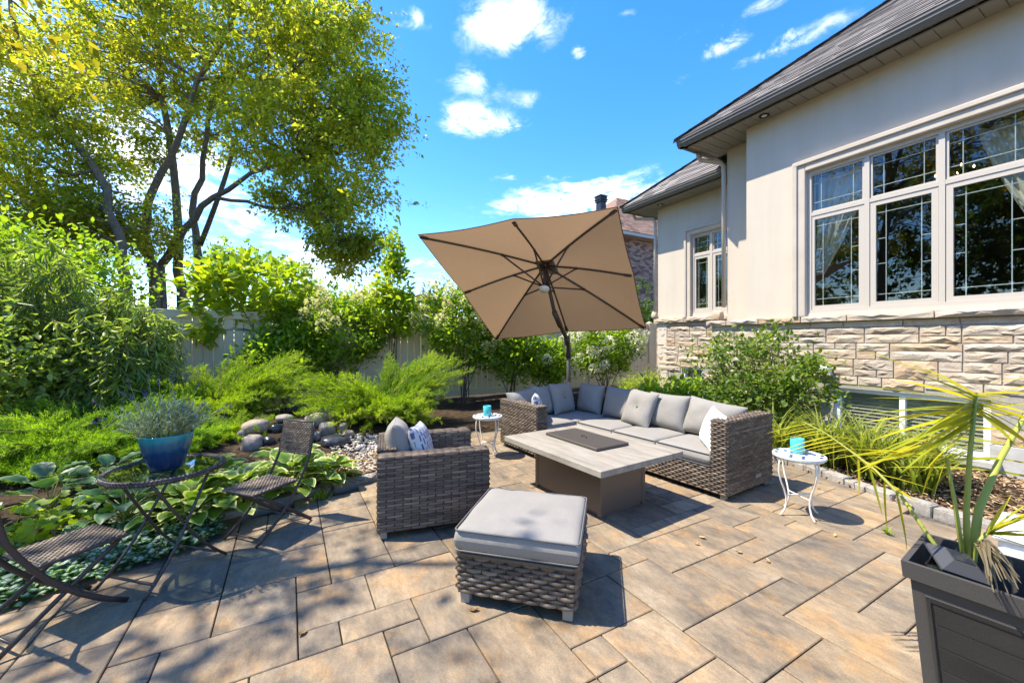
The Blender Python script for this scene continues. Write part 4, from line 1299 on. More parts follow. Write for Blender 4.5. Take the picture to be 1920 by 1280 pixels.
def make_bistro():
    c = np.array((-.625, 3.03)); e = np.array((.68, .73)); e /= np.linalg.norm(e)
    ang = math.atan2(e[1], e[0])
    t = thing('bistro_table', 'round folding bistro table with glass top and woven rim', 'table', (c[0], c[1], 0), ang)
    rt = .268; zt = .612
    m = MB(); m.lathe([(0, zt - .006), (rt - .012, zt - .006), (rt - .012, zt), (0, zt)], 48); m.build('glass_top', M['tableglass'], t)
    rim = MB()
    n = 64; ring = [(rt * math.cos(a), rt * math.sin(a), zt - .009) for a in np.linspace(0, 2 * math.pi, n + 1)[:-1]]
    rim.tube(ring, .0155, 8, closed=True)
    r0 = rim.build('rim', M['iron'], t, smooth=True)
    w = MB()
    for k in range(96):
        a0 = 2 * math.pi * k / 96
        for q, (th, off) in enumerate(((.0, 0), (.9, .5), (1.8, 0), (-.9, .5))):
            a = a0 + off * 2 * math.pi / 96
            rr, zz = rt + .0175 * math.cos(th), zt - .009 + .0175 * math.sin(th)
            p = np.array((rr * math.cos(a), rr * math.sin(a), zz)); tg = np.array((-math.sin(a), math.cos(a), 0)) * .009
            nn = np.array((math.cos(th) * math.cos(a), math.cos(th) * math.sin(a), math.sin(th))); vv = np.cross(nn, tg / .009) * .0065
            w.add([p - tg, p - vv + nn * .002, p + tg, p + vv + nn * .002, p + nn * .0035], [(0, 1, 4), (1, 2, 4), (2, 3, 4), (3, 0, 4)], random.random())
    w.build('rim_weave', M['wicker'], r0, kind='stuff')
    def leg(sx, sy):
        # foot at (-.22 sx), top at (+.16 sx)
        P = bez((-.235 * sx, .175 * sy, .008), (-.10 * sx, .165 * sy, .12), (.0, .15 * sy, .30), 7)
        P2 = bez((.0, .15 * sy, .30), (.06 * sx, .142 * sy, .40), (.17 * sx, .13 * sy, .592), 5)[1:]
        m = MB(); m.tube(np.concatenate([P, P2]), .0085, 7); m.build('leg', M['iron'], t, smooth=True)
    for sx in (1, -1):
        for sy in (1, -1): leg(sx, sy * (1 if sx > 0 else .93))
        k = 1 if sx > 0 else .93
        m = MB(); m.tube([(-.175 * sx, -.168 * k, .052), (-.175 * sx, .168 * k, .052)], .0075, 6); m.build('foot_bar', M['iron'], t, smooth=True)
        m = MB(); m.tube([(.165 * sx, -.135, .59), (.165 * sx, .135, .59)], .008, 6); m.build('top_bar', M['iron'], t, smooth=True)
    for sy in (1, -1):
        m = MB(); m.tube([(0, .135 * sy, .302), (0, .16 * sy, .302)], .011, 8); m.build('pivot', M['iron'], t, smooth=True)
    return c, zt

def make_bistro_chair(loc, rz, label):
    s = thing('folding_chair', label, 'chair', loc, rz, 'folding bistro chairs')
    w = .155
    def strip(P, name, sc=(.42, 1.)):
        m = MB(); m.tube(P, .0125, 8, flat=sc); m.build(name, M['iron'], s, smooth=True)
    for sy in (1, -1):
        P = np.concatenate([bez((-.312, w * sy, .735), (-.29, w * sy, .61), (-.265, w * sy, .50), 5), bez((-.265, w * sy, .50), (-.12, w * sy, .17), (.155, w * sy, .008), 9)[1:]])
        strip(P, 'back_leg_frame')
        P = bez((.135, (w - .018) * sy, .335), (-.05, (w - .018) * sy, .20), (-.295, (w - .018) * sy, .008), 7)
        strip(P, 'leg')
    for (x, z, ww) in ((.108, .03, w), (-.235, .05, w - .018)):
        m = MB(); m.tube([(x, -ww, z), (x, ww, z)], .0065, 6); m.build('foot_bar', M['iron'], s, smooth=True)
    m = MB(); m.tube([(-.02, -w, .165), (-.02, w, .165)], .006, 6); m.build('brace', M['iron'], s, smooth=True)
    # woven seat
    m = MB(); m.rbox(-.165, .172, -w + .002, w - .002, .335, .352, .006, 2); se = m.build('seat', M['iron'], s)
    m = MB(); weave(m, (-.16, -w + .008, .3525), (1, 0, 0), (0, 1, 0), .325, 2 * w - .016, .0135, .027, .0042, 3); m.build('seat_weave', M['wicker'], se, smooth=True, kind='stuff')
    # woven back panel, slightly reclined
    up = np.array((-.19, 0, .982)); o = np.array((-.262, 0, .497))
    m = MB(); m.obox(o + np.array((-.004, -w + .004, 0)), (.008, 0, .001), (0, 2 * w - .008, 0), up * .24); b = m.build('backrest', M['iron'], s)
    for side in (1, -1):
        m = MB()
        if side > 0: weave(m, o + np.array((.0045, -w + .008, .003)), (0, 1, 0), up, 2 * w - .016, .234, .0135, .027, .0042, 4)
        else: weave(m, o + np.array((-.0045, w - .008, .003)), (0, -1, 0), up, 2 * w - .016, .234, .0135, .027, .0042, 5)
        m.build('back_weave', M['wicker'], b, smooth=True, kind='stuff')
    m = MB(); m.tube([o + np.array((0, -w, 0)) + up * .243, o + np.array((0, w, 0)) + up * .243], .009, 8); m.build('top_rail', M['iron'], b, smooth=True)
    return s

def make_pot(c, z):
    o = Vector((c[0] + .005, c[1] - .02, z))
    m = MB()
    n = 64; prof = [(.0, 0), (.070, 0), (.076, .006), (.086, .04), (.098, .08), (.108, .115), (.116, .15), (.126, .198), (.127, .204), (.121, .204), (.117, .196), (.105, .15), (.0, .15)]
    V = []; F = []
    for i, (r_, zz) in enumerate(prof):
        for j in range(n):
            a = 2 * math.pi * j / n
            k = 1 + (.03 * math.sin(16 * a + zz * 40) * math.sin(zz / .2 * math.pi) if 1 < i < 8 else 0)
            V.append((r_ * k * math.cos(a), r_ * k * math.sin(a), zz))
    for i in range(len(prof) - 1):
        for j in range(n): F.append((i * n + j, i * n + (j + 1) % n, (i + 1) * n + (j + 1) % n, (i + 1) * n + j))
    m.add(V, F)
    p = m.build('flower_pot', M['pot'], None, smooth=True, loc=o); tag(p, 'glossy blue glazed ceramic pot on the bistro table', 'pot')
    # lavender
    l = thing('lavender_plant', 'silvery lavender plant with purple spikes growing in the blue pot', 'plant', o + Vector((0, 0, .16)))
    st = MB(); LP = []; LD = []; FP = []; FD = []; fr = []
    for i in range(150):
        a = rng.uniform(0, 6.28); rr = .09 * math.sqrt(rng.random()); sp = rng.uniform(.05, .75)
        tip = np.array((rr * math.cos(a) + sp * .22 * math.cos(a), rr * math.sin(a) + sp * .22 * math.sin(a), rng.uniform(.10, .24) * (1.15 - .5 * sp)))
        b = np.array((rr * math.cos(a), rr * math.sin(a), 0)); P = bez(b, (b + tip) / 2 + np.array((0, 0, .04)), tip, 7)
        st.tube(P, .0018, 3, caps=False)
        for q in range(16):
            t = rng.uniform(.15, 1); k = min(5, int(t * 6)); p_ = P[k] + (P[k + 1] - P[k]) * (t * 6 - k)
            LP.append(p_); LD.append(unit(1)[0] * .8 + (P[k + 1] - P[k]) / np.linalg.norm(P[k + 1] - P[k]) * .8 + np.array((0, 0, .2)))
        if rng.random() < .22:
            d = (P[-1] - P[-2]); d /= np.linalg.norm(d); top = P[-1] + d * rng.uniform(.06, .13) + np.array((0, 0, .02))
            st.tube([P[-1], top], .0014, 3, caps=False)
            for q in range(14):
                FP.append(top + d * rng.uniform(-.01, .032) + unit(1)[0] * .004); FD.append(unit(1)[0] + d)
    st.build('stems', M['greenstem'], l)
    link('foliage', leaf_mesh('foliage', M['l_lav'], LP, LD, rng.uniform(.022, .042, len(LP)), 'long', roll=1), l)
    link('flower_spikes', leaf_mesh('flower_spikes', M['l_lavfl'], FP, FD, .010, 'rhomb', roll=1), l, 'stuff')

def make_umbrella():
    k = 2.5 / .4849412
    rays_ = [ray(784, 440), ray(1158, 388), ray(1211, 614), ray(929, 635)]
    tt = [1, .89498, 1.24096, 1.34598]
    C = [np.array(r_) * t * k + np.array((0, 0, CAMH)) for r_, t in zip(rays_, tt)]
    ctr = sum(C) / 4
    n = np.cross(C[1] - C[0], C[3] - C[0]); n /= np.linalg.norm(n)
    if n[2] < 0: n = -n
    apex = ctr + n * .46
    base = np.array((4.16, 5.46, 0))
    u = thing('cantilever_umbrella', 'tan square cantilever umbrella tilted over the sofa corner', 'umbrella', base)
    B = lambda m, nm, mt, par=u, sm=True: m.build(nm, mt, par, smooth=sm, world=True)
    tips = []
    for i in range(4):
        tips.append(C[i]); tips.append((C[i] + C[(i + 1) % 4]) / 2 + n * .05)
    cm = MB()
    for i in range(8):
        a, b = tips[i], tips[(i + 1) % 8]
        def fn(s, t, a=a, b=b):
            # t from apex to rim, s across the gore
            e = a + (b - a) * s
            p = apex + (e - apex) * t
            sag = -.045 * math.sin(math.pi * s) * t * (1 - .25 * t) + .05 * math.sin(math.pi * t) * .6
            inn = (ctr - e) * (.010 * math.sin(math.pi * s) * t ** 3)
            return p + n * sag + inn
        cm.grid(fn, 6, 10)
    cn = B(cm, 'canopy', M['canopy'])
    hem = MB()
    for i in range(8):
        a, b = tips[i], tips[(i + 1) % 8]
        P = [a + (b - a) * s - n * .045 * math.sin(math.pi * s) * .75 + (ctr - (a + (b - a) * s)) * .010 * math.sin(math.pi * s) for s in np.linspace(0, 1, 7)]
        hem.tube(P, .006, 4, caps=False)
    B(hem, 'hem', M['canopy'], cn)
    v = MB(); q = [apex + n * .05 + (t - apex) * .11 for t in tips]; v.add([apex + n * .12] + q, [(0, i + 1, (i + 1) % 8 + 1) for i in range(8)]); B(v, 'vent_cap', M['canopy'], cn)
    hub = apex - n * .03; low = apex - n * .50
    m = MB(); m.tube([hub + n * .03, hub - n * .04], .05, 12); m.tube([hub - n * .03, low], .021, 10); B(m, 'hub', M['mast'])
    m = MB(); m.tube([low + n * .04, low - n * .01], .045, 12); B(m, 'runner', M['mast'])
    m = MB(); m.tube([low - n * .012, low - n * .03], .075, 20); B(m, 'light_disc', M['led'])
    for i, t in enumerate(tips):
        s0 = hub; s1 = t - n * .02 + (hub - t) * .03
        P = [s0 + (s1 - s0) * q + n * (.05 * .6 * math.sin(math.pi * q)) - n * .018 for q in np.linspace(0, 1, 7)]
        m = MB(); m.tube(P, .0155, 6); r_ = B(m, 'rib', M['mast'])
        j = P[2] + (P[3] - P[2]) * .3
        m = MB(); m.tube([low + n * .02, j - n * .008], .0125, 6); B(m, 'strut', M['mast'])
        m = MB(); m.tube([j - n * .02, j + n * .012], .018, 6); B(m, 'joint', M['mast'], r_)
        m = MB(); d = (t - hub); d /= np.linalg.norm(d); w = np.cross(d, n)
        m.obox(t - d * .13 - w * .025 - n * .038, d * .10, w * .05, n * .012); B(m, 'corner_pocket', M['canopy'], cn, False)
    # arm from the mast under the low edge up to the hub
    top = base + np.array((0, 0, 1.22))
    edge = (C[2] + C[3]) / 2
    k1 = edge + (apex - edge) * .12 - n * .20
    P = np.concatenate([bez(top + np.array((0, 0, -.12)), top + np.array((-.04, -.06, .15)), k1, 6), [k1 + (low - k1) * .25 - n * .02, k1 + (low - k1) * .55 - n * .01, hub - n * .08 + (low - hub) * .0]])
    m = MB(); m.tube(P, [.03, .03, .03, .03, .03, .03, .028, .026, .024], 8, flat=(.8, 1.15)); B(m, 'arm', M['mast'])
    m = MB(); m.tube([P[6] - n * .01, P[7] - n * .012], .042, 8); B(m, 'tilt_joint', M['mast'])
    m = MB(); m.tube([P[3] + np.array((.0, 0, -.05)), P[4] + np.array((0, 0, .02))], .045, 8); B(m, 'crank_housing', M['mast'])
    h0 = P[4] + np.array((-.06, -.05, -.02)); m = MB(); m.tube([h0 + np.array((.05, .04, 0)), h0, h0 + np.array((-.01, -.01, -.10)), h0 + np.array((-.05, -.03, -.10))], .008, 6); B(m, 'crank_handle', M['mast'])
    m = MB(); m.tube([base + np.array((0, 0, .05)), base + np.array((0, 0, 1.48))], .032, 12); B(m, 'mast', M['mastgrey'])
    m = MB(); m.tube([top - np.array((0, 0, .16)), top + np.array((0, 0, .06))], .045, 12); B(m, 'sleeve', M['mast'])
    m = MB(); m.rbox(base[0] - .45, base[0] + .45, base[1] - .06, base[1] + .06, 0, .05, .01, 2); m.rbox(base[0] - .06, base[0] + .06, base[1] - .45, base[1] + .45, .003, .053, .01, 2); B(m, 'cross_base', M['mast'], u, False)

def make_planter():
    O = Vector((1.84, .54, 0)); rz = R(5.5)
    s = thing('planter', 'tall dark grey tapered planter with grooved panels holding a palm', 'planter', O, rz)
    # local: x 0..a to the far side, y 0..-b toward the near side; top z
    a, b, zt = .34, .44, .60; tp = .045
    def ring(z, inset):
        k = tp * (1 - z / zt) + inset
        return [(k, -k, z), (a - k, -k, z), (a - k, -b + k, z), (k, -b + k, z)]
    m = MB()
    lv = [ring(0, .012), ring(zt - .055, .012), ]
    V = lv[0] + lv[1]
    m.add(V, [(0, 1, 2, 3)] + [(i, i + 4, (i + 1) % 4 + 4, (i + 1) % 4) for i in range(4)])
    m.build('body', M['planter'], s)
    m = MB(); r0, r1 = ring(zt - .055, -.004), ring(zt, -.004); r2, r3 = ring(zt, .012), ring(zt - .22, .02)
    V = r0 + r1 + r2 + r3
    F = []
    for k in range(3): F += [(k * 4 + i, k * 4 + 4 + i, k * 4 + 4 + (i + 1) % 4, k * 4 + (i + 1) % 4) for i in range(4)]
    F += [(12, 15, 14, 13), ]
    r4 = ring(zt - .055, .014); V += r4; F += [(i, (i + 1) % 4, 16 + (i + 1) % 4, 16 + i) for i in range(4)]
    m.add(V, F); m.build('rim', M['planter'], s)
    # grooved panels on the two faces that show: x=0 side and y=-b side
    for face in range(2):
        n = 6
        for k in range(n):
            z0 = .05 + k * (.44 / n); z1 = z0 + .44 / n - .004
            def pt(t, z):
                q = tp * (1 - z / zt) + .012
                if face == 0: return np.array((q - .0045, -(q + .05 + (b - 2 * q - .10) * t), z))
                return np.array((q + .05 + (a - 2 * q - .1) * t, -b + q - .0045, z))
            nn = np.array((-1, 0, 0.)) if face == 0 else np.array((0, -1, 0.))
            A, B_, C_, D_ = pt(0, z0), pt(1, z0), pt(1, z1), pt(0, z1)
            ii = -nn * .012
            m = MB(); m.add([A, B_, C_, D_, A + ii, B_ + ii, C_ + ii, D_ + ii], [(0, 1, 2, 3), (3, 2, 1, 0), (0, 4, 5, 1), (1, 5, 6, 2), (2, 6, 7, 3), (3, 7, 4, 0)])
            m.build('panel_board', M['planter'], s)
        m = MB()
        for (t0, t1, z0, z1) in ((-.055, -.02, .035, .50), (1.02, 1.055, .035, .50), (-.02, 1.02, .485, .50), (-.02, 1.02, .035, .047)):
            A, B_, C_, D_ = pt(t0, z0), pt(t1, z0), pt(t1, z1), pt(t0, z1)
            o_ = nn * .003
            m.add([A + o_, B_ + o_, C_ + o_, D_ + o_, A - nn * .01, B_ - nn * .01, C_ - nn * .01, D_ - nn * .01], [(0, 1, 2, 3), (3, 2, 1, 0), (0, 4, 5, 1), (1, 5, 6, 2), (2, 6, 7, 3), (3, 7, 4, 0)])
        m.build('panel_frame', M['planter'], s)
    m = MB(); q = tp * .3 + .03; m.box(q, a - q, -b + q, -q, zt - .20, zt - .12); m.build('soil', M['soil'], s)
    return O, rz

def solar_lamp(label, loc, rx, ry, rz, sc=1.):
    s = thing('solar_lamp', label, 'lamp', loc, 0, 'solar post lamps in the planter')
    s.rotation_euler = (rx, ry, rz); s.scale = (sc, sc, sc)
    m = MB(); a, b = .075, .036
    V = [(-a, -a, 0), (a, -a, 0), (a, a, 0), (-a, a, 0), (-b, -b, .03), (b, -b, .03), (b, b, .03), (-b, b, .03), (-a, -a, -.008), (a, -a, -.008), (a, a, -.008), (-a, a, -.008)]
    m.add(V, [(0, 1, 5, 4), (1, 2, 6, 5), (2, 3, 7, 6), (3, 0, 4, 7), (4, 5, 6, 7), (8, 9, 1, 0), (9, 10, 2, 1), (10, 11, 3, 2), (11, 8, 0, 3), (11, 10, 9, 8)])
    m.build('cap', M['lampgrey'], s)
    m = MB(); m.box(-.031, .031, -.031, .031, .0305, .033); m.build('solar_panel', M['solar'], s)
    m = MB()
    for x in (-.045, .045):
        for y in (-.045, .045): m.box(x - .005, x + .005, y - .005, y + .005, -.075, -.008)
    m.box(-.052, .052, -.052, .052, -.085, -.075)
    m.build('lantern_frame', M['black'], s)
    m = MB(); m.box(-.04, .04, -.04, .04, -.074, -.009); m.build('lens', M['tableglass'], s)

# ---------------------------------------------------------------- vegetation
def clump_points(lobes, density, rmin=.35):
    """clump centres spread through ellipsoid lobes, more toward the surface"""
    out = []
    for (c, r, n) in lobes:
        d = unit(n); k = rng.uniform(rmin, 1, n) ** .6
        out.append(np.asarray(c) + d * k[:, None] * np.asarray(r))
    return np.concatenate(out)

def make_tree(name, label, base, limbs, lobes, leaf, nleaf, lsize, lmat, spread=.45, group=None, kind='rhomb', droop=.25, cat='tree', seed=1, twig=True):
    """limbs: list of (points, r0, r1); lobes: (centre, radii, clumps)"""
    global rng
    rng = np.random.default_rng(seed)
    base = np.asarray(base, float)
    t = thing(name, label, cat, base, 0, group)
    tk = MB(); nodes = []
    for P, r0, r1 in limbs:
        P = np.asarray(P, float)
        # smooth the polyline
        Q = [P[0]]
        for i in range(len(P) - 1):
            for s in (.33, .66, 1.):
                Q.append(P[i] + (P[i + 1] - P[i]) * s + (rng.normal(0, .04, 3) if s < 1 else 0))
        Q = np.array(Q); rad = np.linspace(r0, r1, len(Q))
        tk.tube(Q - base, rad, 8, caps=True)
        nodes += [(q, r_) for q, r_ in zip(Q, rad)][2:]
    NP = np.array([q for q, _ in nodes]); NR = np.array([r_ for _, r_ in nodes])
    C = clump_points(lobes, 1)
    LP = []; LD = []; RN = []
    per = max(1, int(nleaf / len(C)))
    for c in C:
        dv = NP - c; dist = np.linalg.norm(dv, axis=1) + np.maximum(0, NP[:, 2] - c[2]) * 1.2
        i = int(np.argmin(dist)); a = NP[i]
        L_ = np.linalg.norm(c - a)
        mid = (a + c) / 2 + np.array((0, 0, .18 * L_)) + rng.normal(0, .08 * L_, 3)
        P = bez(a, mid, c, 7)
        if twig: tk.tube(P - base, np.linspace(min(NR[i] * .5, .010 + .006 * L_), .004, 7), 5, caps=False)
        n = int(per * rng.uniform(.5, 1.5))
        # leaves hang round sub-twigs inside the clump
        k = max(3, n // 14)
        sub = c + rng.normal(0, spread, (k, 3)) * np.array((1, 1, .75))
        idx = rng.integers(0, k, n)
        tt = rng.random(n)[:, None] ** .7
        p = c + (sub[idx] - c) * tt + rng.normal(0, spread * .16, (n, 3))
        d = (sub[idx] - c) / (np.linalg.norm(sub[idx] - c, axis=1)[:, None] + 1e-6) * .7 + unit(n) * .7 + np.array((0, 0, -droop))
        LP.append(p); LD.append(d)
        RN.append(np.clip(rng.normal(rng.uniform(.25, .75), .2, n), 0, 1))
    LP = np.concatenate(LP); LD = np.concatenate(LD); RN = np.concatenate(RN)
    tk.build('trunk', M['bark'], t, smooth=True)
    link('crown', leaf_mesh('crown', lmat, LP - base, LD, rng.uniform(.5, 1.35, len(LP)) * lsize, kind, rnd=RN), t)
    return t

def px_limb(pts, r0, r1):
    return ([at(*p) for p in pts], r0, r1)

def shrub(name, label, base, lobes, nleaf, lsize, lmat, kind='ovate', spread=.13, nst=7, cat='shrub', group=None, seed=1, up=.35, stemr=.012, droop=0., flowers=None, stem_mat='stem', shell=.45):
    global rng
    rng = np.random.default_rng(seed)
    base = np.asarray(base, float); t = thing(name, label, cat, base, 0, group)
    C = clump_points(lobes, 1, shell)
    cc = np.mean([l[0] for l in lobes], axis=0)
    st = MB(); LP = []; LD = []; RN = []
    per = max(1, int(nleaf / len(C)))
    # main stems
    S = []
    for i in range(nst):
        tgt = C[rng.integers(len(C))]
        b = base + np.array((rng.uniform(-.12, .12), rng.uniform(-.12, .12), 0))
        mid = (b * .55 + tgt * .45); mid[2] = b[2] + (tgt[2] - b[2]) * .6; mid += rng.normal(0, .05, 3)
        P = bez(b, mid, tgt, 8); st.tube(P - base, np.linspace(stemr, stemr * .3, 8), 5, caps=False); S.append(P)
    SP = np.concatenate([p[2:] for p in S])
    for c in C:
        dd = np.linalg.norm(SP - c, axis=1) + np.maximum(0, SP[:, 2] - c[2]) * 2
        a = SP[int(np.argmin(dd))]
        P = bez(a, (a + c) / 2 + rng.normal(0, .03, 3) + np.array((0, 0, .03)), c, 5)
        st.tube(P - base, np.linspace(stemr * .45, .002, 5), 4, caps=False)
        n = int(per * rng.uniform(.5, 1.5))
        axis = (c - cc); axis /= np.linalg.norm(axis) + 1e-6
        p = c + rng.normal(0, spread, (n, 3))
        d = axis * .6 + unit(n) * .9 + np.array((0, 0, up - droop))
        LP.append(p); LD.append(d); RN.append(np.clip(rng.normal(rng.uniform(.2, .8), .2, n), 0, 1))
    LP = np.concatenate(LP); LD = np.concatenate(LD); RN = np.concatenate(RN)
    st.build('stems', M[stem_mat], t, smooth=True)
    upv = np.tile([0, 0, 1.], (len(LP), 1))
    link('foliage', leaf_mesh('foliage', lmat, LP - base, LD, rng.uniform(.65, 1.2, len(LP)) * lsize, kind, up=upv, rnd=RN, roll=.45), t)
    if flowers:
        num, size, fm, topz = flowers
        me = PANICLE[fm]
        # panicles at the outer, upper clumps
        sc = [(np.dot(c - cc, (-.25, -.5, .8)) + .35 * np.linalg.norm((c - cc)[:2]) + rng.uniform(0, .5), i) for i, c in enumerate(C)]
        for _, i in sorted(sc, reverse=True)[:num]:
            c = C[i]; ax = c - cc; ax = ax / (np.linalg.norm(ax) + 1e-6) + np.array((0, 0, .7)); ax /= np.linalg.norm(ax)
            q = Vector(ax).to_track_quat('Z', 'Y').to_euler()
            k = size * rng.uniform(.9, 1.5)
            link('flower_head', me, t, loc=c - base + ax * (spread * 1.7), rot=q, scale=(k, k, k))
    return t

PANICLE = {}
def make_panicles():
    for nm in ('l_cream', 'l_white'):
        P = []; D = []
        for i in range(110):
            z = rng.random(); rr = .46 * (1 - z) ** .7 + .08; a = rng.uniform(0, 6.28)
            P.append((rr * math.cos(a), rr * math.sin(a), z)); D.append((math.cos(a), math.sin(a), rng.uniform(-.2, .8)))
        PANICLE[nm] = leaf_mesh('flower_head', M[nm], np.array(P), np.array(D), rng.uniform(.16, .26, len(P)), 'rhomb', roll=1.)

def juniper(label, base, sprays, seed, mat_, needle=.034, dens=1.0, group='spreading junipers'):
    """sprays: (azimuth deg centre, spread, length, rise deg, count)"""
    global rng
    rng = np.random.default_rng(seed)
    base = np.asarray(base, float); t = thing('juniper', label, 'shrub', base, 0, group)
    st = MB(); LP = []; LD = []; RN = []
    for az, sp, Ln, rise, cnt in sprays:
        for i in range(cnt):
            a = R(az + rng.uniform(-sp, sp)); L_ = Ln * rng.uniform(.6, 1.08); e = R(rise + rng.uniform(-14, 14))
            b = np.array((rng.uniform(-.12, .12), rng.uniform(-.12, .12), .04))
            d = np.array((math.cos(a) * math.cos(e), math.sin(a) * math.cos(e), math.sin(e)))
            tip = b + d * L_ + np.array((0, 0, -.10 * L_))
            mid = b + d * L_ * .5 + np.array((0, 0, .10 * L_)) + rng.normal(0, .04, 3)
            P = bez(b, mid, tip, 12)
            st.tube(P, np.linspace(.012, .002, 12), 4, caps=False)
            side0 = np.cross(d, (0, 0, 1)); side0 /= np.linalg.norm(side0)
            tone = rng.uniform(.15, .8)
            for k in range(3, 12):
                f = k / 11
                T = P[k] - P[k - 1]; T /= np.linalg.norm(T)
                for s in range(4):
                    ro = rng.uniform(0, 6.28)
                    sd = side0 * math.cos(ro) + np.cross(T, side0) * math.sin(ro) * .6
                    l2 = L_ * .20 * (1.25 - f) * rng.uniform(.5, 1.2) + .03
                    dir2 = T * .85 + sd * .7 + np.array((0, 0, .18)); dir2 /= np.linalg.norm(dir2)
                    o = P[k - 1] + (P[k] - P[k - 1]) * rng.random()
                    nn = int(dens * (8 + l2 * 130))
                    u_ = rng.random(nn) ** .8
                    q = o + dir2 * (u_ * l2)[:, None] + np.array((0, 0, 1)) * (.10 * l2 * u_ ** 2)[:, None] + rng.normal(0, .008, (nn, 3))
                    LP.append(q); LD.append(dir2 * .9 + unit(nn) * .55)
                    RN.append(np.clip(rng.normal(tone + .25 * (f - .5), .14, nn), 0, 1))
    st.build('branches', M['stem'], t, smooth=True)
    LP = np.concatenate(LP); LD = np.concatenate(LD); RN = np.concatenate(RN)
    link('foliage', leaf_mesh('foliage', mat_, LP, LD, rng.uniform(.7, 1.3, len(LP)) * needle, 'needle', rnd=RN, roll=1), t)
    print('JUN', len(LP))

def hosta_mesh(L_, w, cup=.06, rib=True):
    """broad cordate leaf along +y, arching; attribute edge 0 centre .. 1 margin"""
    nu, nv = 8, 10
    V = []; E_ = []
    for j in range(nv + 1):
        t = j / nv
        wd = w / 2 * (math.sin(math.pi * min(1, t * .93 + .06)) ** .62) * (1 - .18 * t) if t < 1 else 0.004
        for i in range(nu + 1):
            a = i / nu * 2 - 1
            y = L_ * t - .10 * L_ * abs(a) * (1 - t) * .7
            z = cup * abs(a) ** 1.5 * w * 2 * (1 - t * .5) + .16 * L_ * math.sin(math.pi * t * .55) - .42 * L_ * t ** 2.2 + .004 * math.sin(a * 9) * (1 - t) + .006 * math.sin(t * 20 + a * 3) * abs(a)
            V.append((wd * a, y, z)); E_.append(max(abs(a), (t - .55) / .45 if t > .8 else 0))
    F = [(j * (nu + 1) + i, j * (nu + 1) + i + 1, (j + 1) * (nu + 1) + i + 1, (j + 1) * (nu + 1) + i) for j in range(nv) for i in range(nu)]
    m = MB(); m.add(V, F, .5, E_)
    return m

def hosta(label, c, n, L_, mat_, seed, tilt=(5, 55), h=.20, spread=.30, group='hostas along the bed edge'):
    r_ = np.random.default_rng(seed)
    t = thing('hosta', label, 'plant', c, 0, group)
    ms = [hosta_mesh(L_ * k, L_ * k * r2).mesh('leaf', mat_, True) for k, r2 in ((1, .86), (.85, .9), (1.1, .8))]
    for i in range(n):
        f = (i + .5) / n; a = i * 2.399 + r_.uniform(-.3, .3); rr = spread * math.sqrt(f)
        z = h * (1.1 - .75 * f) * r_.uniform(.8, 1.15)
        tl = R(tilt[0] + (tilt[1] - tilt[0]) * (1 - f) * r_.uniform(.6, 1.1))
        o = link('leaf', ms[r_.integers(3)], t, loc=(rr * math.cos(a) * .75, rr * math.sin(a) * .75, z), scale=[r_.uniform(.8, 1.12)] * 3)
        o.rotation_euler = (tl - R(8), r_.uniform(-.25, .25), a - math.pi / 2)
        st = None
    m = MB()
    for i in range(0, n):
        f = (i + .5) / n; a = i * 2.399; rr = spread * math.sqrt(f) * .75
        m.tube(bez((0, 0, .0), (rr * .3 * math.cos(a), rr * .3 * math.sin(a), h * .6), (rr * math.cos(a), rr * math.sin(a), h * (1.05 - .75 * f)), 4), .004, 4, caps=False)
    m.build('petioles', M['greenstem'], t)

def blade_clump(name, label, c, n, L_, mat_, seed, w=.011, cat='plant', group=None, lean=.9, base_r=.08, droop=.8, dry=None):
    """arching strap leaves in one clump"""
    r_ = np.random.default_rng(seed)
    t = thing(name, label, cat, c, 0, group)
    V = []; F = []; rn = []; k0 = 0
    ns = 6
    for i in range(n):
        a = r_.uniform(0, 6.28); L2 = L_ * r_.uniform(.55, 1.1); le = lean * r_.uniform(.15, 1.0); dr = droop * r_.uniform(.5, 1.2)
        b = np.array((base_r * r_.normal() * .6, base_r * r_.normal() * .6, 0)); h = np.array((math.cos(a), math.sin(a), 0)); sd = np.array((-math.sin(a), math.cos(a), 0))
        el0 = math.pi / 2 - le * .55; p = b.copy(); tone = r_.random()
        for s in range(ns + 1):
            f = s / ns; ww = w * (1 - f ** 2.2) * (.6 + .8 * min(f * 4, 1)) / 1.2 + .0006
            V += [p - sd * ww, p + sd * ww]; rn += [tone, np.clip(tone + .3 * f, 0, 1)]
            el = el0 - dr * 2.1 * f ** 1.3
            p = p + (h * math.cos(el) + np.array((0, 0, math.sin(el)))) * (L2 / ns)
        for s in range(ns):
            q = k0 + s * 2; F.append((q, q + 1, q + 3, q + 2))
        k0 += 2 * (ns + 1)
    V = np.array(V); V[:, 2] = np.maximum(V[:, 2], .012)
    link('blades', fastmesh('blades', V, np.array(F), mat_, np.array(rn), None, True), t)
    return t

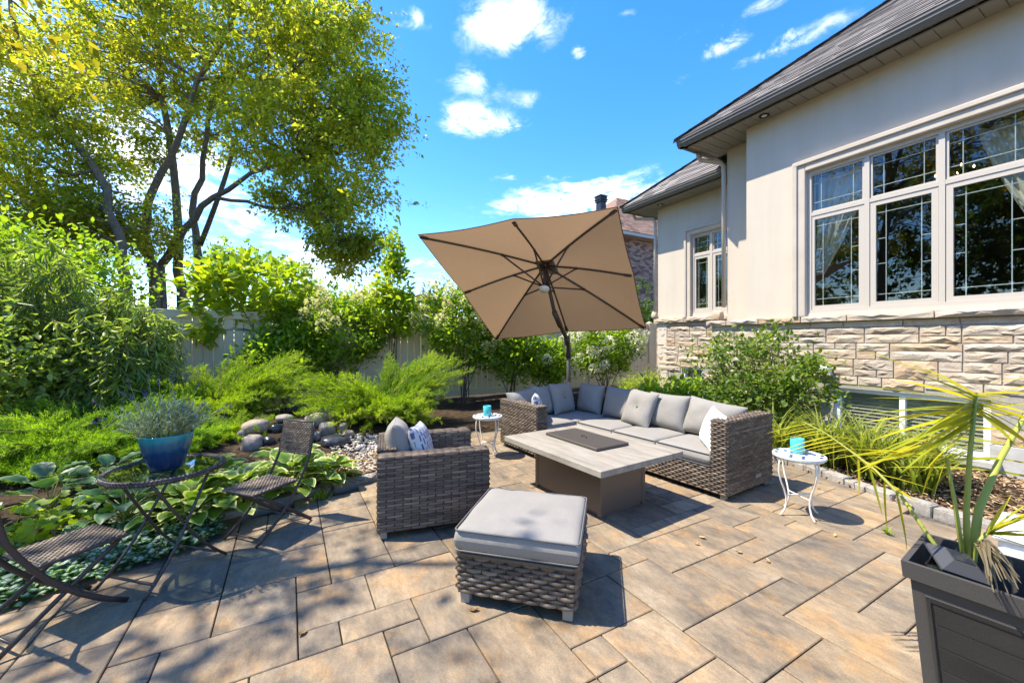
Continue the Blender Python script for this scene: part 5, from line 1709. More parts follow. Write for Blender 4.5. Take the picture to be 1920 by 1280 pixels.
def make_palm(base):
    base = np.asarray(base, float)
    t = thing('fan_palm', 'yellow-green palm with long split fronds growing in the dark grey planter', 'plant', base)
    # shared leaflet: narrow folded blade along +y, unit length
    def leaflet():
        m = MB(); n = 7; V = []; E_ = []
        for s in range(n + 1):
            f = s / n; w = .018 * (math.sin(math.pi * min(1, f * .9 + .1)) ** .6) * (1 - .55 * f) + .0005
            z = -.06 * f ** 2.2
            V += [(-w, f, z + w * .5), (0, f, z), (w, f, z + w * .5)]
        F = []
        for s in range(n):
            a = s * 3; F += [(a, a + 1, a + 4, a + 3), (a + 1, a + 2, a + 5, a + 4)]
        return m, V, F
    mm, V, F = leaflet()
    variants = []
    for k, tone in enumerate((.1, .45, .75, 1.0)):
        m = MB(); m.add(V, F, [min(1, tone + .12 * (i // 3) / 7) for i in range(len(V))]); variants.append(m.mesh('leaflet', M['l_palm'], True))
    def frond(P, r0, r1, leaflets):
        P = np.asarray(P, float)
        m = MB(); m.tube(P - base, np.linspace(r0, r1, len(P)), 7, flat=(1, .7)); f = m.build('frond', M['greenstem'], t, smooth=True)
        for (p, d, L_, wd, v, roll) in leaflets:
            d = np.asarray(d, float); d /= np.linalg.norm(d)
            q = Vector(d).to_track_quat('Y', 'Z').to_matrix().to_4x4() @ Matrix.Rotation(roll, 4, 'Y')
            o = link('leaflet', variants[v % 4], f)
            o.matrix_local = Matrix.Translation(Vector(np.asarray(p) - base)) @ q @ Matrix.Diagonal((wd * 1.4 * L_, L_, L_, 1))
    r_ = np.random.default_rng(5)
    bx = lambda px, py, f: at(px, py, f)
    right = np.array((RV[0], RV[1], 0)); fwd = np.array((FV[0], FV[1], 0)); up = np.array((0, 0, 1.))
    # frond A: upright stalk, leaflets fan left and right from its head
    A = [base, bx(1812, 960, 1.40), bx(1818, 860, 1.42), bx(1830, 738, 1.44)]
    LL = []
    hd = A[-1]
    for k in range(13):
        f = k / 12; d = -right * 1.0 + up * (.52 - .98 * f) + fwd * r_.uniform(-.35, .35)
        LL.append((hd - up * (.05 * f) + (A[-2] - hd) * .18 * f, d, r_.uniform(.34, .44), 1.0, r_.integers(0, 4), r_.uniform(-.5, .5)))
    for k in range(12):
        f = k / 11; d = right * 1.0 + up * (.02 - .55 * f) + fwd * r_.uniform(-.3, .5)
        LL.append((hd - up * .02 * f + (A[-2] - hd) * .18 * f, d, r_.uniform(.30, .42), 1.25, r_.integers(0, 3), r_.uniform(-.5, .5)))
    for k in range(9):
        f = k / 8; LL.append((hd + (A[-2] - hd) * (.1 + .5 * f), -right * .95 - up * (.28 + .1 * f) + fwd * r_.uniform(-.3, .3), .30 + .06 * r_.random(), .9, r_.integers(1, 4), r_.uniform(-.6, .6)))
    frond(A, .010, .006, LL)
    # frond B: long rachis arching left over the mosaic table
    B = [base, bx(1745, 1010, 1.42), bx(1690, 930, 1.52), bx(1640, 880, 1.62), bx(1590, 842, 1.72), bx(1548, 812, 1.80), bx(1505, 790, 1.88)]
    LL = []
    for i in range(2, len(B) - 1):
        for k in range(5):
            p = B[i] + (B[i + 1] - B[i]) * (k / 5); f = (i - 2 + k / 5) / 4
            if i >= 4: LL.append((p, -right * 1.0 - up * (.10 + .12 * r_.random()) + fwd * r_.uniform(-.1, .3), .24 * (1.1 - .3 * f), 1.0, r_.integers(1, 4), r_.uniform(-.3, .3)))
            if k % 2: LL.append((p, right * .1 - up * (.9 + .2 * r_.random()) - fwd * r_.uniform(-.2, .4), .20 * (1.15 - .5 * f), 1.05, r_.integers(0, 4), r_.uniform(-1.2, 1.2)))
            if k % 2 == 0: LL.append((p, right * .75 - up * (.05 + .6 * r_.random()) + fwd * r_.uniform(.0, .6), .24 * (1.15 - .5 * f), 1.0, r_.integers(0, 4), r_.uniform(-.8, .8)))
    frond(B, .011, .003, LL)
    # frond C: thick stalk leaning right and away
    Cc = [base, bx(1835, 955, 1.42), bx(1875, 860, 1.5), bx(1935, 755, 1.62), bx(1990, 690, 1.75)]
    LL = []
    for i in range(1, 4):
        for k in range(4):
            p = Cc[i] + (Cc[i + 1] - Cc[i]) * (k / 4)
            if i > 1 or k > 2:
                LL.append((p, right * .9 - up * .15 + fwd * r_.uniform(-.3, .3), .34, 1.1, r_.integers(0, 3), r_.uniform(-.5, .5)))
                LL.append((p, -right * .9 + up * (.15 - .35 * r_.random()) + fwd * r_.uniform(-.3, .3), .34, 1.0, r_.integers(0, 4), r_.uniform(-.5, .5)))
    frond(Cc, .014, .006, LL)
    # frond D: young fan low on the right
    D = [base, bx(1830, 1020, 1.38), bx(1850, 1000, 1.36)]
    LL = []
    for k in range(12):
        f = k / 11; LL.append((D[-1], right * (.5 + .6 * math.sin(f * 3)) + up * (.75 - .9 * f) + fwd * r_.uniform(-.4, .2), r_.uniform(.17, .26), 1.5, r_.integers(0, 3), r_.uniform(-.4, .4)))
    frond(D, .008, .006, LL)
    # frond E: short leaflets left of the stalk, hanging
    E_ = [base, bx(1790, 940, 1.40), bx(1775, 860, 1.44), bx(1735, 820, 1.50)]
    LL = []
    for k in range(9):
        f = k / 8; p = E_[2] + (E_[3] - E_[2]) * f
        LL.append((p, -right * .95 + up * (.12 - .5 * f) + fwd * r_.uniform(-.3, .3), r_.uniform(.28, .36), .95, r_.integers(1, 4), r_.uniform(-.5, .5)))
        if k % 3 == 0: LL.append((p, -right * .3 - up * .9 + fwd * r_.uniform(-.3, .3), r_.uniform(.18, .24), .9, r_.integers(1, 4), r_.uniform(-1, 1)))
    frond(E_, .007, .004, LL)
    # dry, folded blades lying over the rim
    V = []; F_ = []; rn = []; k0 = 0
    for i in range(26):
        a = bx(1840 + r_.uniform(-12, 14), 1015 + r_.uniform(-5, 8), 1.36); b = bx(1880 + r_.uniform(-30, 40), 1090 + r_.uniform(-12, 22), 1.18 + r_.uniform(-.05, .06))
        P = bez(a, (a + b) / 2 + np.array((0, 0, .03)), b, 5); sd = np.cross(b - a, up); sd /= np.linalg.norm(sd); tone = r_.random()
        for s in range(5):
            w = .0045 * (1 - .6 * s / 4); V += [P[s] - sd * w - base, P[s] + sd * w - base + np.array((0, 0, .003))]; rn += [tone, tone]
        for s in range(4):
            q = k0 + s * 2; F_.append((q, q + 1, q + 3, q + 2))
        k0 += 10
    link('dry_blades', fastmesh('dry_blades', np.array(V), np.array(F_), M['l_dead'], np.array(rn)), t)
    m = MB(); m.lathe([(.034, -.10), (.042, -.02), (.030, .05), (.018, .09)], 10); m.build('crown_shaft', M['l_dead'], t, smooth=True)

def ground_cover():
    r_ = np.random.default_rng(8)
    # soft-edged leaf pairs filling the strip between bed and paving at the bistro set
    P = []
    edge = np.array([(-1.8, 2.75), (-1.35, 3.02), (-.95, 3.18), (-.55, 3.32), (-.42, 3.50)])
    while len(P) < 2600:
        k = r_.integers(0, len(edge) - 1); f = r_.random(); e = edge[k] + (edge[k + 1] - edge[k]) * f
        d = abs(r_.normal(0, .34)); q = e + np.array((-.35, .93)) * (d - .06)
        P.append((q[0], q[1], .02 + .10 * r_.random() * min(1, d * 4 + .3)))
    P = np.array(P)
    nv = 9
    V = []; F = []; E_ = []; R_ = []
    th = np.linspace(0, 2 * np.pi, nv)[:-1]
    ox = .42 * np.sin(th) * (1 - .25 * np.cos(th)); oy = .5 - .5 * np.cos(th)
    T = np.concatenate([[(0, .45, .05)], np.stack([ox, oy, -.06 * np.abs(ox) * 4], 1)]); te = np.array([0.] + [1.] * 8)
    ft = [(0, 1 + i, 1 + (i + 1) % 8) for i in range(8)]
    n = len(P)
    a = r_.uniform(0, 6.28, n); D = np.stack([np.cos(a), np.sin(a), r_.uniform(-.35, .35, n)], 1); D /= np.linalg.norm(D, axis=1)[:, None]
    U = np.array((0, 0, 1.)) + r_.normal(0, .3, (n, 3)); X = np.cross(D, U); X /= np.linalg.norm(X, axis=1)[:, None]; Z = np.cross(X, D)
    s = r_.uniform(.030, .055, n)[:, None, None]
    V = P[:, None] + s * (T[None, :, :1] * X[:, None] + T[None, :, 1:2] * D[:, None] + T[None, :, 2:] * Z[:, None])
    FF = (np.array(ft)[None] + (np.arange(n) * 9)[:, None, None]).reshape(-1, 3)
    me = fastmesh('ground_cover', V.reshape(-1, 3), FF, M['lamium'], np.repeat(r_.random(n), 9), np.tile(te, n), True)
    o = link('ground_cover', me, kind='stuff'); tag(o, 'low silver-veined ground cover spilling onto the paving under the bistro set', 'ground cover')

def chips(name, label, pts, seed, n):
    r_ = np.random.default_rng(seed); m = []
    V = []; F = []; rn = []
    cube = np.array([(-1, -1, -1), (1, -1, -1), (1, 1, -1), (-1, 1, -1), (-1, -1, 1), (1, -1, 1), (1, 1, 1), (-1, 1, 1)], float)
    cf = np.array([(4, 5, 6, 7), (0, 1, 5, 4), (1, 2, 6, 5), (2, 3, 7, 6), (3, 0, 4, 7)])
    for i in range(n):
        x, y = pts(r_)
        if in_patio(x, y): continue
        a = r_.uniform(0, 6.28); L_, w = r_.uniform(.010, .032), r_.uniform(.004, .009)
        rot = np.array(((math.cos(a), -math.sin(a), 0), (math.sin(a), math.cos(a), 0), (r_.uniform(-.4, .4), r_.uniform(-.3, .3), 1)))
        V.append(cube * np.array((L_, w, .0025)) @ rot.T + np.array((x, y, float(terrain(x, y)) + .012 + .01 * r_.random()))); F.append(cf + 8 * (len(V) - 1)); rn += [r_.random()] * 8
    o = link(name, fastmesh(name, np.concatenate(V), np.concatenate(F), M['chip'], np.array(rn)), kind='stuff'); tag(o, label, 'mulch')

def make_fence():
    Y = 8.91; H_ = 1.91
    f = thing('fence', 'tan vinyl privacy fence of vertical boards behind the shrubs', 'fence', (3, Y, 0))
    w = .152; x = -4.6
    m0 = MB(); m0.rbox(-w / 2 + .0035, w / 2 - .0035, -.012, .012, .12, H_ - .12, .004, 1); bm_ = m0.mesh('board', M['fence'])
    while x < 11.4:
        link('board', bm_, f, loc=(x - 3, 0, 0)); x += w
    for x0 in np.arange(-4.6, 11.5, 2.43):
        m = MB(); m.rbox(x0 - .063, x0 + .063, Y - .063, Y + .063, 0, H_ + .02, .006, 1); p = m.build('post', M['fence'], f, world=True)
        m = MB(); m.add([(x0 - .075, Y - .075, H_ + .021), (x0 + .075, Y - .075, H_ + .021), (x0 + .075, Y + .075, H_ + .021), (x0 - .075, Y + .075, H_ + .021), (x0, Y, H_ + .07)], [(0, 1, 4), (1, 2, 4), (2, 3, 4), (3, 0, 4), (3, 2, 1, 0)]); m.build('post_cap', M['fence'], p, world=True)
        for z0, z1 in ((H_ - .15, H_), (.06, .20)):
            m = MB(); m.rbox(x0 + .064, x0 + 2.43 - .064, Y - .027, Y + .027, z0, z1, .005, 1); m.build('rail', M['fence'], f, world=True)

def make_brick_house():
    Y = 12.5; h = thing('brick_house', 'neighbouring brown brick house with red-brown shingle roof beyond the fence', 'house', (15, Y, 0))
    X0_, X1 = 11.9, 22.; ze = 5.75
    m = MB(); m.box(X0_, X1, Y + .02, Y + 7, 0, ze + .1); w = m.build('wall', M['mortar'], h, world=True)
    b = MB(); r_ = random.Random(2)
    z = 2.2; j = 0
    while z < ze:
        x = X0_ - (.11 if j % 2 else 0)
        while x < 16.5:
            xa, xb = max(X0_, x), x + .208
            b.box(xa, xb, Y - r_.uniform(0, .006), Y + .03, z, z + .066, r_.choice([.05, .3, .5, .6, .7, .9, 1., .15]))
            x += .22
        z += .077; j += 1
    b.build('bricks', M['brick'], w, kind='stuff', world=True)
    m = MB(); m.box(X0_ - .35, X1, Y - .38, Y + .02, ze + .02, ze + .05); m.build('soffit', M['pipe'], h, world=True)
    m = MB(); m.box(X0_ - .40, X1, Y - .46, Y - .38, ze + .02, ze + .16); m.box(X0_ - .40, X0_ - .34, Y - .38, Y + 7, ze + .02, ze + .16); m.build('gutter', M['pipe'], h, world=True)
    T = 4.0; pt = .80; x0, z0 = X0_ - .42, ze + .16
    m = MB(); y0 = Y - .48
    m.add([(x0, y0, z0), (X1, y0, z0), (X1, y0 + T, z0 + pt * T), (x0 + T, y0 + T, z0 + pt * T), (x0, y0 + 2 * T, z0), (X1, y0 + 2 * T, z0)], [(0, 1, 2, 3), (0, 3, 4), (3, 2, 5, 4)])
    rf = m.build('roof', M['shinglered'], h, world=True)
    s = MB(); sl = math.hypot(1, pt); shingles(s, np.array((x0, y0 - .01, z0)), (1, 0, 0), np.array((0, 1, pt)) / sl, 8., int(T * sl / .15), .32, .15, 9, clip=lambda a, b_: a > b_ / sl)
    s.build('shingle_courses', M['shinglered'], rf, kind='stuff', world=True)
    # metal flue on the left hip
    c = at(1127, 386, 17.2)
    m = MB(); zb = c[2] - .5
    m.box(c[0] - .15, c[0] + .15, c[1] - .15, c[1] + .15, zb, c[2] + .12); ch = m.build('chimney', M['black'], rf, world=True)
    for k in range(4):
        m = MB(); q = .19 + .02 * (k % 2); z = c[2] + .14 + k * .075
        m.box(c[0] - q, c[0] + q, c[1] - q, c[1] + q, z, z + .045); m.build('chimney_cap', M['black'], ch, world=True)
    m = MB(); m.box(c[0] - .12, c[0] + .12, c[1] - .12, c[1] + .12, c[2] + .12, c[2] + .42); m.build('flue', M['black'], ch, world=True)

def make_kerbs():
    r_ = random.Random(6)
    k = thing('stone_edging', 'grey concrete edging stones between the paving and the hosta bed', 'edging', (.2, 3.85, 0))
    pts = [np.array(p) for p in ((-1.45, 3.13), (-.5, 3.67), (.35, 3.97), (.85, 4.07), (1.5, 4.79), (2.2, 5.55))]
    def lay(th, pts, L0, L1, wd, ht, nm):
        for a, b in zip(pts[:-1], pts[1:]):
            d = b - a; T = np.linalg.norm(d); d /= T; n = np.array((-d[1], d[0])); s = 0.
            while s < T - .04:
                L_ = min(r_.uniform(L0, L1), T - s)
                m = MB(); m.rbox(-L_ / 2 + .004, L_ / 2 - .004, -wd / 2, wd / 2, -.08, ht + r_.uniform(-.008, .008), .012, 2)
                c = a + d * (s + L_ / 2) + n * (wd / 2 + r_.uniform(-.006, .006))
                for i, v in enumerate(m.v):
                    rr = np.random.default_rng(r_.randrange(9999)); v += rr.normal(0, .0022, v.shape)
                o = m.build(nm, M['kerb'], th, loc=Vector((c[0], c[1], 0)) - th.location); o.rotation_euler = (0, 0, math.atan2(d[1], d[0]) + r_.uniform(-.03, .03))
                s += L_
    lay(k, pts, .32, .46, .10, .055, 'stone')
    k2 = thing('cobble_edging', 'low row of tumbled grey cobbles between the paving and the daylily bed', 'edging', (4.7, 2, 0))
    pts = [np.array(p) for p in ((4.30, .10), (4.345, .8), (4.43, 1.35), (4.63, 1.96), (4.78, 2.35), (4.87, 2.9), (5.1, 4.2))]
    lay(k2, pts[::-1], .17, .24, .11, .06, 'cobble')

def hit(px, py):
    r_ = ray(px, py); t = 2.0
    while t < 12:
        p = r_ * t; z = CAMH + p[2]
        if z <= terrain(p[0], p[1]): return np.array((p[0], p[1], z)), t
        t += .02
    return np.array((p[0], p[1], 0)), t

def make_rocks():
    spec = [(490, 752, 30, 18), (546, 763, 34, 18), (584, 760, 46, 22), (612, 770, 24, 22), (627, 780, 22, 24), (592, 783, 40, 32), (614, 803, 30, 32), (643, 800, 22, 22), (594, 815, 16, 18),
            (477, 797, 44, 34), (491, 781, 28, 14), (474, 827, 44, 32), (505, 824, 24, 22), (520, 800, 26, 18), (534, 783, 30, 16), (556, 795, 22, 18), (540, 822, 26, 18), (630, 824, 56, 20), (455, 812, 20, 18), (566, 776, 22, 14), (575, 822, 24, 16), (655, 812, 22, 14)]
    names = ['pale rounded boulder below the arching juniper sprays', 'flat grey boulder at the top of the rock pile', 'broad pinkish boulder at the crest of the rock pile', 'mossy round boulder under the juniper', 'upright grey boulder beside the mossy one',
             'large pink granite boulder in the rock pile', 'tan boulder wedged below the pink granite', 'greenish boulder half under the juniper', 'small red-brown stone beside the folding chair back', 'large white boulder by the pond', 'flat white stone above the large pond boulder',
             'rust brown boulder at the pond edge', 'dark wet stone in the pond hollow', 'dark wet stone deep in the pond', 'grey flat stone behind the pond', 'small dark stone in the pond gap', 'low grey stone behind the folding chair', 'flat blue-grey slate slab by the white pebbles', 'small round stone left of the pond', 'small stone between two boulders', 'wet black stone beside the slate slab', 'small pale stone at the top of the pebbles']
    for i, (px, py, w, hh) in enumerate(spec):
        p, t = hit(px, py + hh * .45)
        sx = w / 2 / FPX * t * .97; sz = hh / 2 / FPX * t * 1.0
        wet = names[i].startswith(('dark', 'wet', 'small dark'))
        o = rock('boulder', (p[0], p[1] + sx * .3, p[2] + sz * .55), sx, sx * .85, sz, M['wetstone' if wet or 'slate' in names[i] else 'boulder'], 50 + i, None, i * 1.1, 3, .8, .085)
        tag(o, names[i], 'rock', 'boulders of the rock garden')
    # pebbles
    r_ = np.random.default_rng(9)
    bm = bmesh.new(); bmesh.ops.create_icosphere(bm, subdivisions=1, radius=1); bm.verts.index_update(); bm.faces.ensure_lookup_table()
    T = np.array([v.co[:] for v in bm.verts]); F0 = np.array([[v.index for v in f.verts] for f in bm.faces]); bm.free()
    V = []; F = []; rn = []
    for i in range(1600):
        px, py = r_.uniform(615, 790), r_.uniform(815, 884)
        if r_.random() < abs(px - 700) / 160: continue
        p, t = hit(px, py)
        if in_patio(p[0], p[1]): continue
        s = r_.uniform(.010, .026)
        V.append(T * s * np.array((1, r_.uniform(.7, 1), r_.uniform(.5, .75))) + p + np.array((0, 0, s * .3 + r_.uniform(0, .012)))); F.append(F0 + 12 * (len(V) - 1)); rn += [r_.random()] * 12
    o = link('pebbles', fastmesh('pebbles', np.concatenate(V), np.concatenate(F), M['pebble'], np.array(rn), None, True), kind='stuff'); tag(o, 'white river pebbles between the rock pile and the paving', 'pebbles')

def make_curtains():
    def cur(label, y0, y1, ztop, zlow, side):
        m = MB()
        def fn(s, t):
            z = ztop - (ztop - zlow) * t
            w = (y1 - y0) * (1 - .82 * t ** 1.3)
            yb = y1 - w * (1 - s) if side > 0 else y0 + w * s
            return (WX + .30 + .028 * math.sin(s * 38 + t * 2) + .02 * math.sin(s * 17), yb + .05 * t * side, z)
        m.grid(fn, 40, 14)
        o = m.build('curtain', M['curtain'], None, smooth=True); tag(o, label, 'curtain', 'sheer curtains inside the large window')
    cur('white sheer curtain swept aside in the far pane of the large window', 2.20, 2.82, 3.66, 2.3, 1)
    cur('white sheer curtain swept aside behind the middle panes of the large window', .75, 1.32, 3.66, 2.2, -1)
    # hanging lamp that glows behind the transom
    c = Vector((8.3, 1.9, 3.75)); s = thing('chandelier', 'small lit chandelier hanging inside the room behind the transom panes', 'lamp', c)
    em = bpy.data.materials.new('bulb'); em.use_nodes = True; b = em.node_tree.nodes['Principled BSDF']; b.inputs['Emission Color'].default_value = (1, .72, .4, 1); b.inputs['Emission Strength'].default_value = 5
    m = MB(); m.tube([(0, 0, 0), (0, 0, .75)], .01, 6); m.build('rod', M['black'], s)
    for k in range(5):
        a = k * 1.257
        m = MB(); m.tube(bez((0, 0, 0), (.1 * math.cos(a), .1 * math.sin(a), -.08), (.2 * math.cos(a), .2 * math.sin(a), .02), 6), .007, 5); ar = m.build('arm', M['black'], s)
        m = MB(); m.lathe([(0, 0), (.008, .006), (.011, .02), (.006, .035), (0, .042)], 8, (.2 * math.cos(a), .2 * math.sin(a), .03)); m.build('bulb', em, ar, smooth=True)

def make_small():
    # outlet cover on the stone wall
    s = thing('outlet_box', 'white weatherproof outlet box on the stone wall above the basement window', 'box', (WX - .02, 2.60, .93))
    m = MB(); m.rbox(-.06, .01, -.065, .065, 0, .10, .008, 2); m.build('cover', M['white'], s)
    m = MB(); m.rbox(-.075, -.05, -.05, .05, .015, .085, .006, 2); m.build('lid', M['white'], s)
    m = MB(); m.rbox(-.07, .02, -.08, .08, -.035, -.004, .006, 1); m.build('sill', M['mortar'], s)
    # white box by the bed on the right
    p = gp(1885, 985, .36)
    s = thing('storage_box', 'low white plastic box beside the bed behind the planter', 'box', (p[0] + .25, p[1] - .12, 0), R(8))
    m = MB(); m.rbox(-.22, .22, -.24, .18, 0, .27, .02, 2); m.build('body', M['white'], s)
    m = MB(); m.rbox(-.24, .24, -.26, .20, .271, .31, .015, 2); m.build('lid', M['white'], s)
    for k in range(2):
        m = MB(); m.rbox(-.20 + k * .20, -.10 + k * .2, .05 - k * .15, .075 - k * .15, .3085, .313, .002, 1); m.build('slot', M['black'], s)
    # fallen leaves and a weed
    r_ = np.random.default_rng(4)
    for i, (px, py) in enumerate([(1311, 1006), (1303, 1020), (1392, 1036), (1442, 1055), (1564, 1006), (50, 1226), (88, 1235), (880, 1144), (1530, 915), (575, 1182)]):
        p = gp(px, py, .003)
        m = MB()
        L_ = r_.uniform(.025, .045); a = r_.uniform(0, 6.28)
        V = []
        for s_ in range(5):
            f = s_ / 4; w = .32 * math.sin(math.pi * (f * .9 + .06)) * L_
            V += [(-w, f * L_, .002 + .010 * f * f + .006), (0, f * L_, .002 + .008 * f * f), (w, f * L_, .002 + .010 * f * f + .005)]
        F = []
        for s_ in range(4):
            q = s_ * 3; F += [(q, q + 1, q + 4, q + 3), (q + 1, q + 2, q + 5, q + 4)]
        m.add(V, F, r_.random()); o = m.build('fallen_leaf', M['l_dry'], None, smooth=True, loc=p); o.rotation_euler = (0, 0, a)
        tag(o, 'dry curled leaf lying on the paving stones', 'leaf', 'fallen leaves on the patio')
    p = gp(1664, 1001, 0); blade_clump('weed', 'small green weed sprouting from a paving joint', p, 26, .07, M['l_hyd'], 3, .004, 'plant', None, 1.6, .012, .5)
    p = gp(600, 935, 0); blade_clump('weed', 'tuft of weeds growing along the edging stones beside the chair', p, 60, .10, M['l_hyd'], 4, .004, 'plant', None, 1.3, .05, .5)

# ---------------------------------------------------------------- build everything
make_ground(); make_patio(); make_house(); make_brick_house(); make_fence(); make_kerbs(); make_rocks()
make_curtains()
make_sofa(); make_armchair(); make_ottoman(); make_fire_table()
ta = make_side_table((3.475, 1.622, 0), R(20), 'round blue and white mosaic side table under the palm frond beside the sofa arm')
tb = dup(ta); tb.location = (2.06, 4.27, 0); tb.rotation_euler = (0, 0, R(55)); tb['label'] = 'round blue and white mosaic side table between the armchair and the far sofa arm'
make_candle((3.49, 1.64, .477), 'teal textured candle holder on the mosaic table under the palm frond')
make_candle((2.05, 4.26, .477), 'teal textured candle holder on the mosaic table behind the armchair')
c_, zt_ = make_bistro()
make_bistro_chair((-.165, 3.30, 0), math.atan2(-.21, -.254), 'dark woven folding chair with its back to the rock pile')
ch = [o for o in COL.objects if o.name == 'folding_chair'][0]
c2 = dup(ch); c2.location = (-.95, 2.80, 0); c2.rotation_euler = (0, 0, math.atan2(.228, .248)); c2['label'] = 'dark woven folding chair standing beside the silver ground cover'
make_pot(c_, zt_ + .001)
make_umbrella()
PO, prz = make_planter()
solar_lamp('grey solar post lamp lying tilted on the planter rim', gp(1800, 1050, .60) + np.array((-.03, .0, .0)), R(14), R(-16), R(35), .85)
make_palm(np.array((2.035, .43, .50)))
make_small()

# trees and shrubs
make_panicles()
FD = 14.0; KD = FD / 9.6
make_tree('shade_tree', 'large spreading tree with yellow-green leaves and several stems beyond the fence', at(330, 742, FD) * np.array((1, 1, 0)),
          [px_limb([(345, 760, FD), (342, 580, FD), (335, 470, FD), (325, 310, FD), (300, 120, FD), (280, -80, FD)], 0.193, 0.058),
           px_limb([(285, 745, FD - .8), (290, 520, FD - .8), (268, 440, FD - .8), (285, 360, FD - .8), (335, 260, FD - .8), (370, 150, FD - .8), (430, 60, FD - 1), (470, -80, FD - 1)], 0.171, 0.035),
           px_limb([(300, 720, FD - .4), (300, 500, FD - .4), (345, 430, FD - .6), (400, 370, FD - .8), (470, 325, FD - 1.), (560, 300, FD - 1.3)], 0.159, 0.035),
           px_limb([(372, 760, FD + .6), (375, 500, FD + .6), (360, 400, FD + .6), (380, 300, FD + .6), (400, 160, FD + .6)], 0.159, 0.058),
           px_limb([(375, 460, FD + .6), (420, 340, FD), (440, 260, FD - .3), (520, 160, FD - .6), (600, 90, FD - .8)], 0.091, 0.023),
           px_limb([(400, 370, FD - .8), (500, 390, FD - 1.2), (600, 400, FD - 1.6), (650, 440, FD - 1.8)], .06, .02),
           px_limb([(370, 150, FD - .8), (430, 140, FD - 1), (500, 110, FD - 1.2)], 0.057, 0.023)],
          [(at(590, 150, FD - .8), (2.48, 2.33, 2.33), 81), (at(655, 290, FD - .9), (1.46, 1.75, 1.60), 54), (at(645, 425, FD - 1), (1.09, 1.31, 1.09), 35), (at(440, 90, FD), (3.06, 2.77, 2.33), 94), (at(270, 90, FD - .4), (2.77, 2.63, 2.33), 75),
           (at(560, 350, FD - .9), (1.46, 1.60, 1.02), 35), (at(520, 250, FD - .8), (1.60, 2.04, 1.17), 40), (at(130, 120, FD + .3), (2.63, 2.33, 2.33), 54), (at(600, 20, FD - .6), (1.90, 2.33, 1.90), 48), (at(690, 220, FD - 1.), (1.09, 1.31, 1.17), 32), (at(420, -160, FD), (5.25, 3.79, 2.63), 81),
           (at(400, 240, FD + .4), (1.60, 1.90, 1.17), 21), (at(250, 270, FD + .2), (1.46, 1.75, 1.02), 16), (at(660, 480, FD - 1), (0.80, 0.88, 0.58), 16)],
          None, 88000, .145, M['l_maple'], .50, 'garden trees', 'rhomb', .3, seed=11)
FT = 11.0; KT = FT / 7.6
make_tree('leaning_tree', 'tree with a slender trunk leaning left among yellow-green foliage', at(240, 742, FT) * np.array((1, 1, 0)),
          [px_limb([(245, 775, FT), (235, 520, FT), (220, 430, FT), (180, 320, FT), (120, 240, FT), (70, 170, FT), (30, 60, FT), (0, -60, FT)], 0.145, 0.036),
           px_limb([(150, 775, FT + .6), (100, 420, FT + .6), (30, 350, FT + .6), (-60, 310, FT + .6)], 0.174, 0.072), px_limb([(180, 320, FT), (130, 330, FT - .2), (70, 290, FT - .4)], 0.058, 0.022)],
          [(at(70, 300, FT), (1.59, 1.59, 1.16), 45), (at(60, 430, FT), (1.88, 1.59, 1.01), 59), (at(170, 420, FT + .5), (1.30, 1.45, 0.87), 32), (at(20, 130, FT), (1.74, 1.74, 1.59), 40), (at(150, 200, FT + .2), (1.01, 1.30, 1.30), 16), (at(-90, 300, FT), (1.74, 1.74, 2.61), 40), (at(250, 430, FT + 1.5), (1.30, 1.45, 0.87), 27)],
          None, 46000, .11, M['l_maple'], .48, 'garden trees', 'rhomb', .3, seed=12)
make_tree('overhanging_tree', 'tree with golden-green leaves overhanging the patio from the left', (-6.2, 6.2, 0),
          [([(-6.2, 6.2, 0), (-6.0, 6.0, 2.2), (-5.4, 5.8, 4.2), (-4.6, 5.4, 6.2), (-4.2, 5.2, 8.6)], .20, .06), ([(-5.4, 5.8, 4.2), (-4.4, 6., 5.0), (-3.3, 6.1, 5.2), (-2.6, 6.1, 4.9)], .08, .02), ([(-4.6, 5.4, 6.2), (-3.6, 4.8, 7.2), (-2.6, 4.4, 7.6)], .08, .02), ([(-4.6, 5.4, 6.2), (-5.2, 4.2, 7.2), (-5.4, 3.4, 7.6)], .08, .02)],
          [((-5.8, 5.3, 7.6), (2.2, 2.2, 1.6), 62), ((-2.8, 6.0, 4.9), (.75, .6, .45), 16), ((-4.0, 4.6, 7.2), (1.1, 1.2, .9), 22), ((-5.9, 3.2, 7.4), (1.8, 1.5, 1.2), 36), ((-7.3, 6.2, 6.2), (2., 2., 1.6), 36), ((-3.6, 6.1, 5.6), (.8, .7, .5), 14)],
          None, 5200, .115, M['l_yellow'], .48, 'garden trees', 'long' if False else 'rhomb', .4, seed=13)
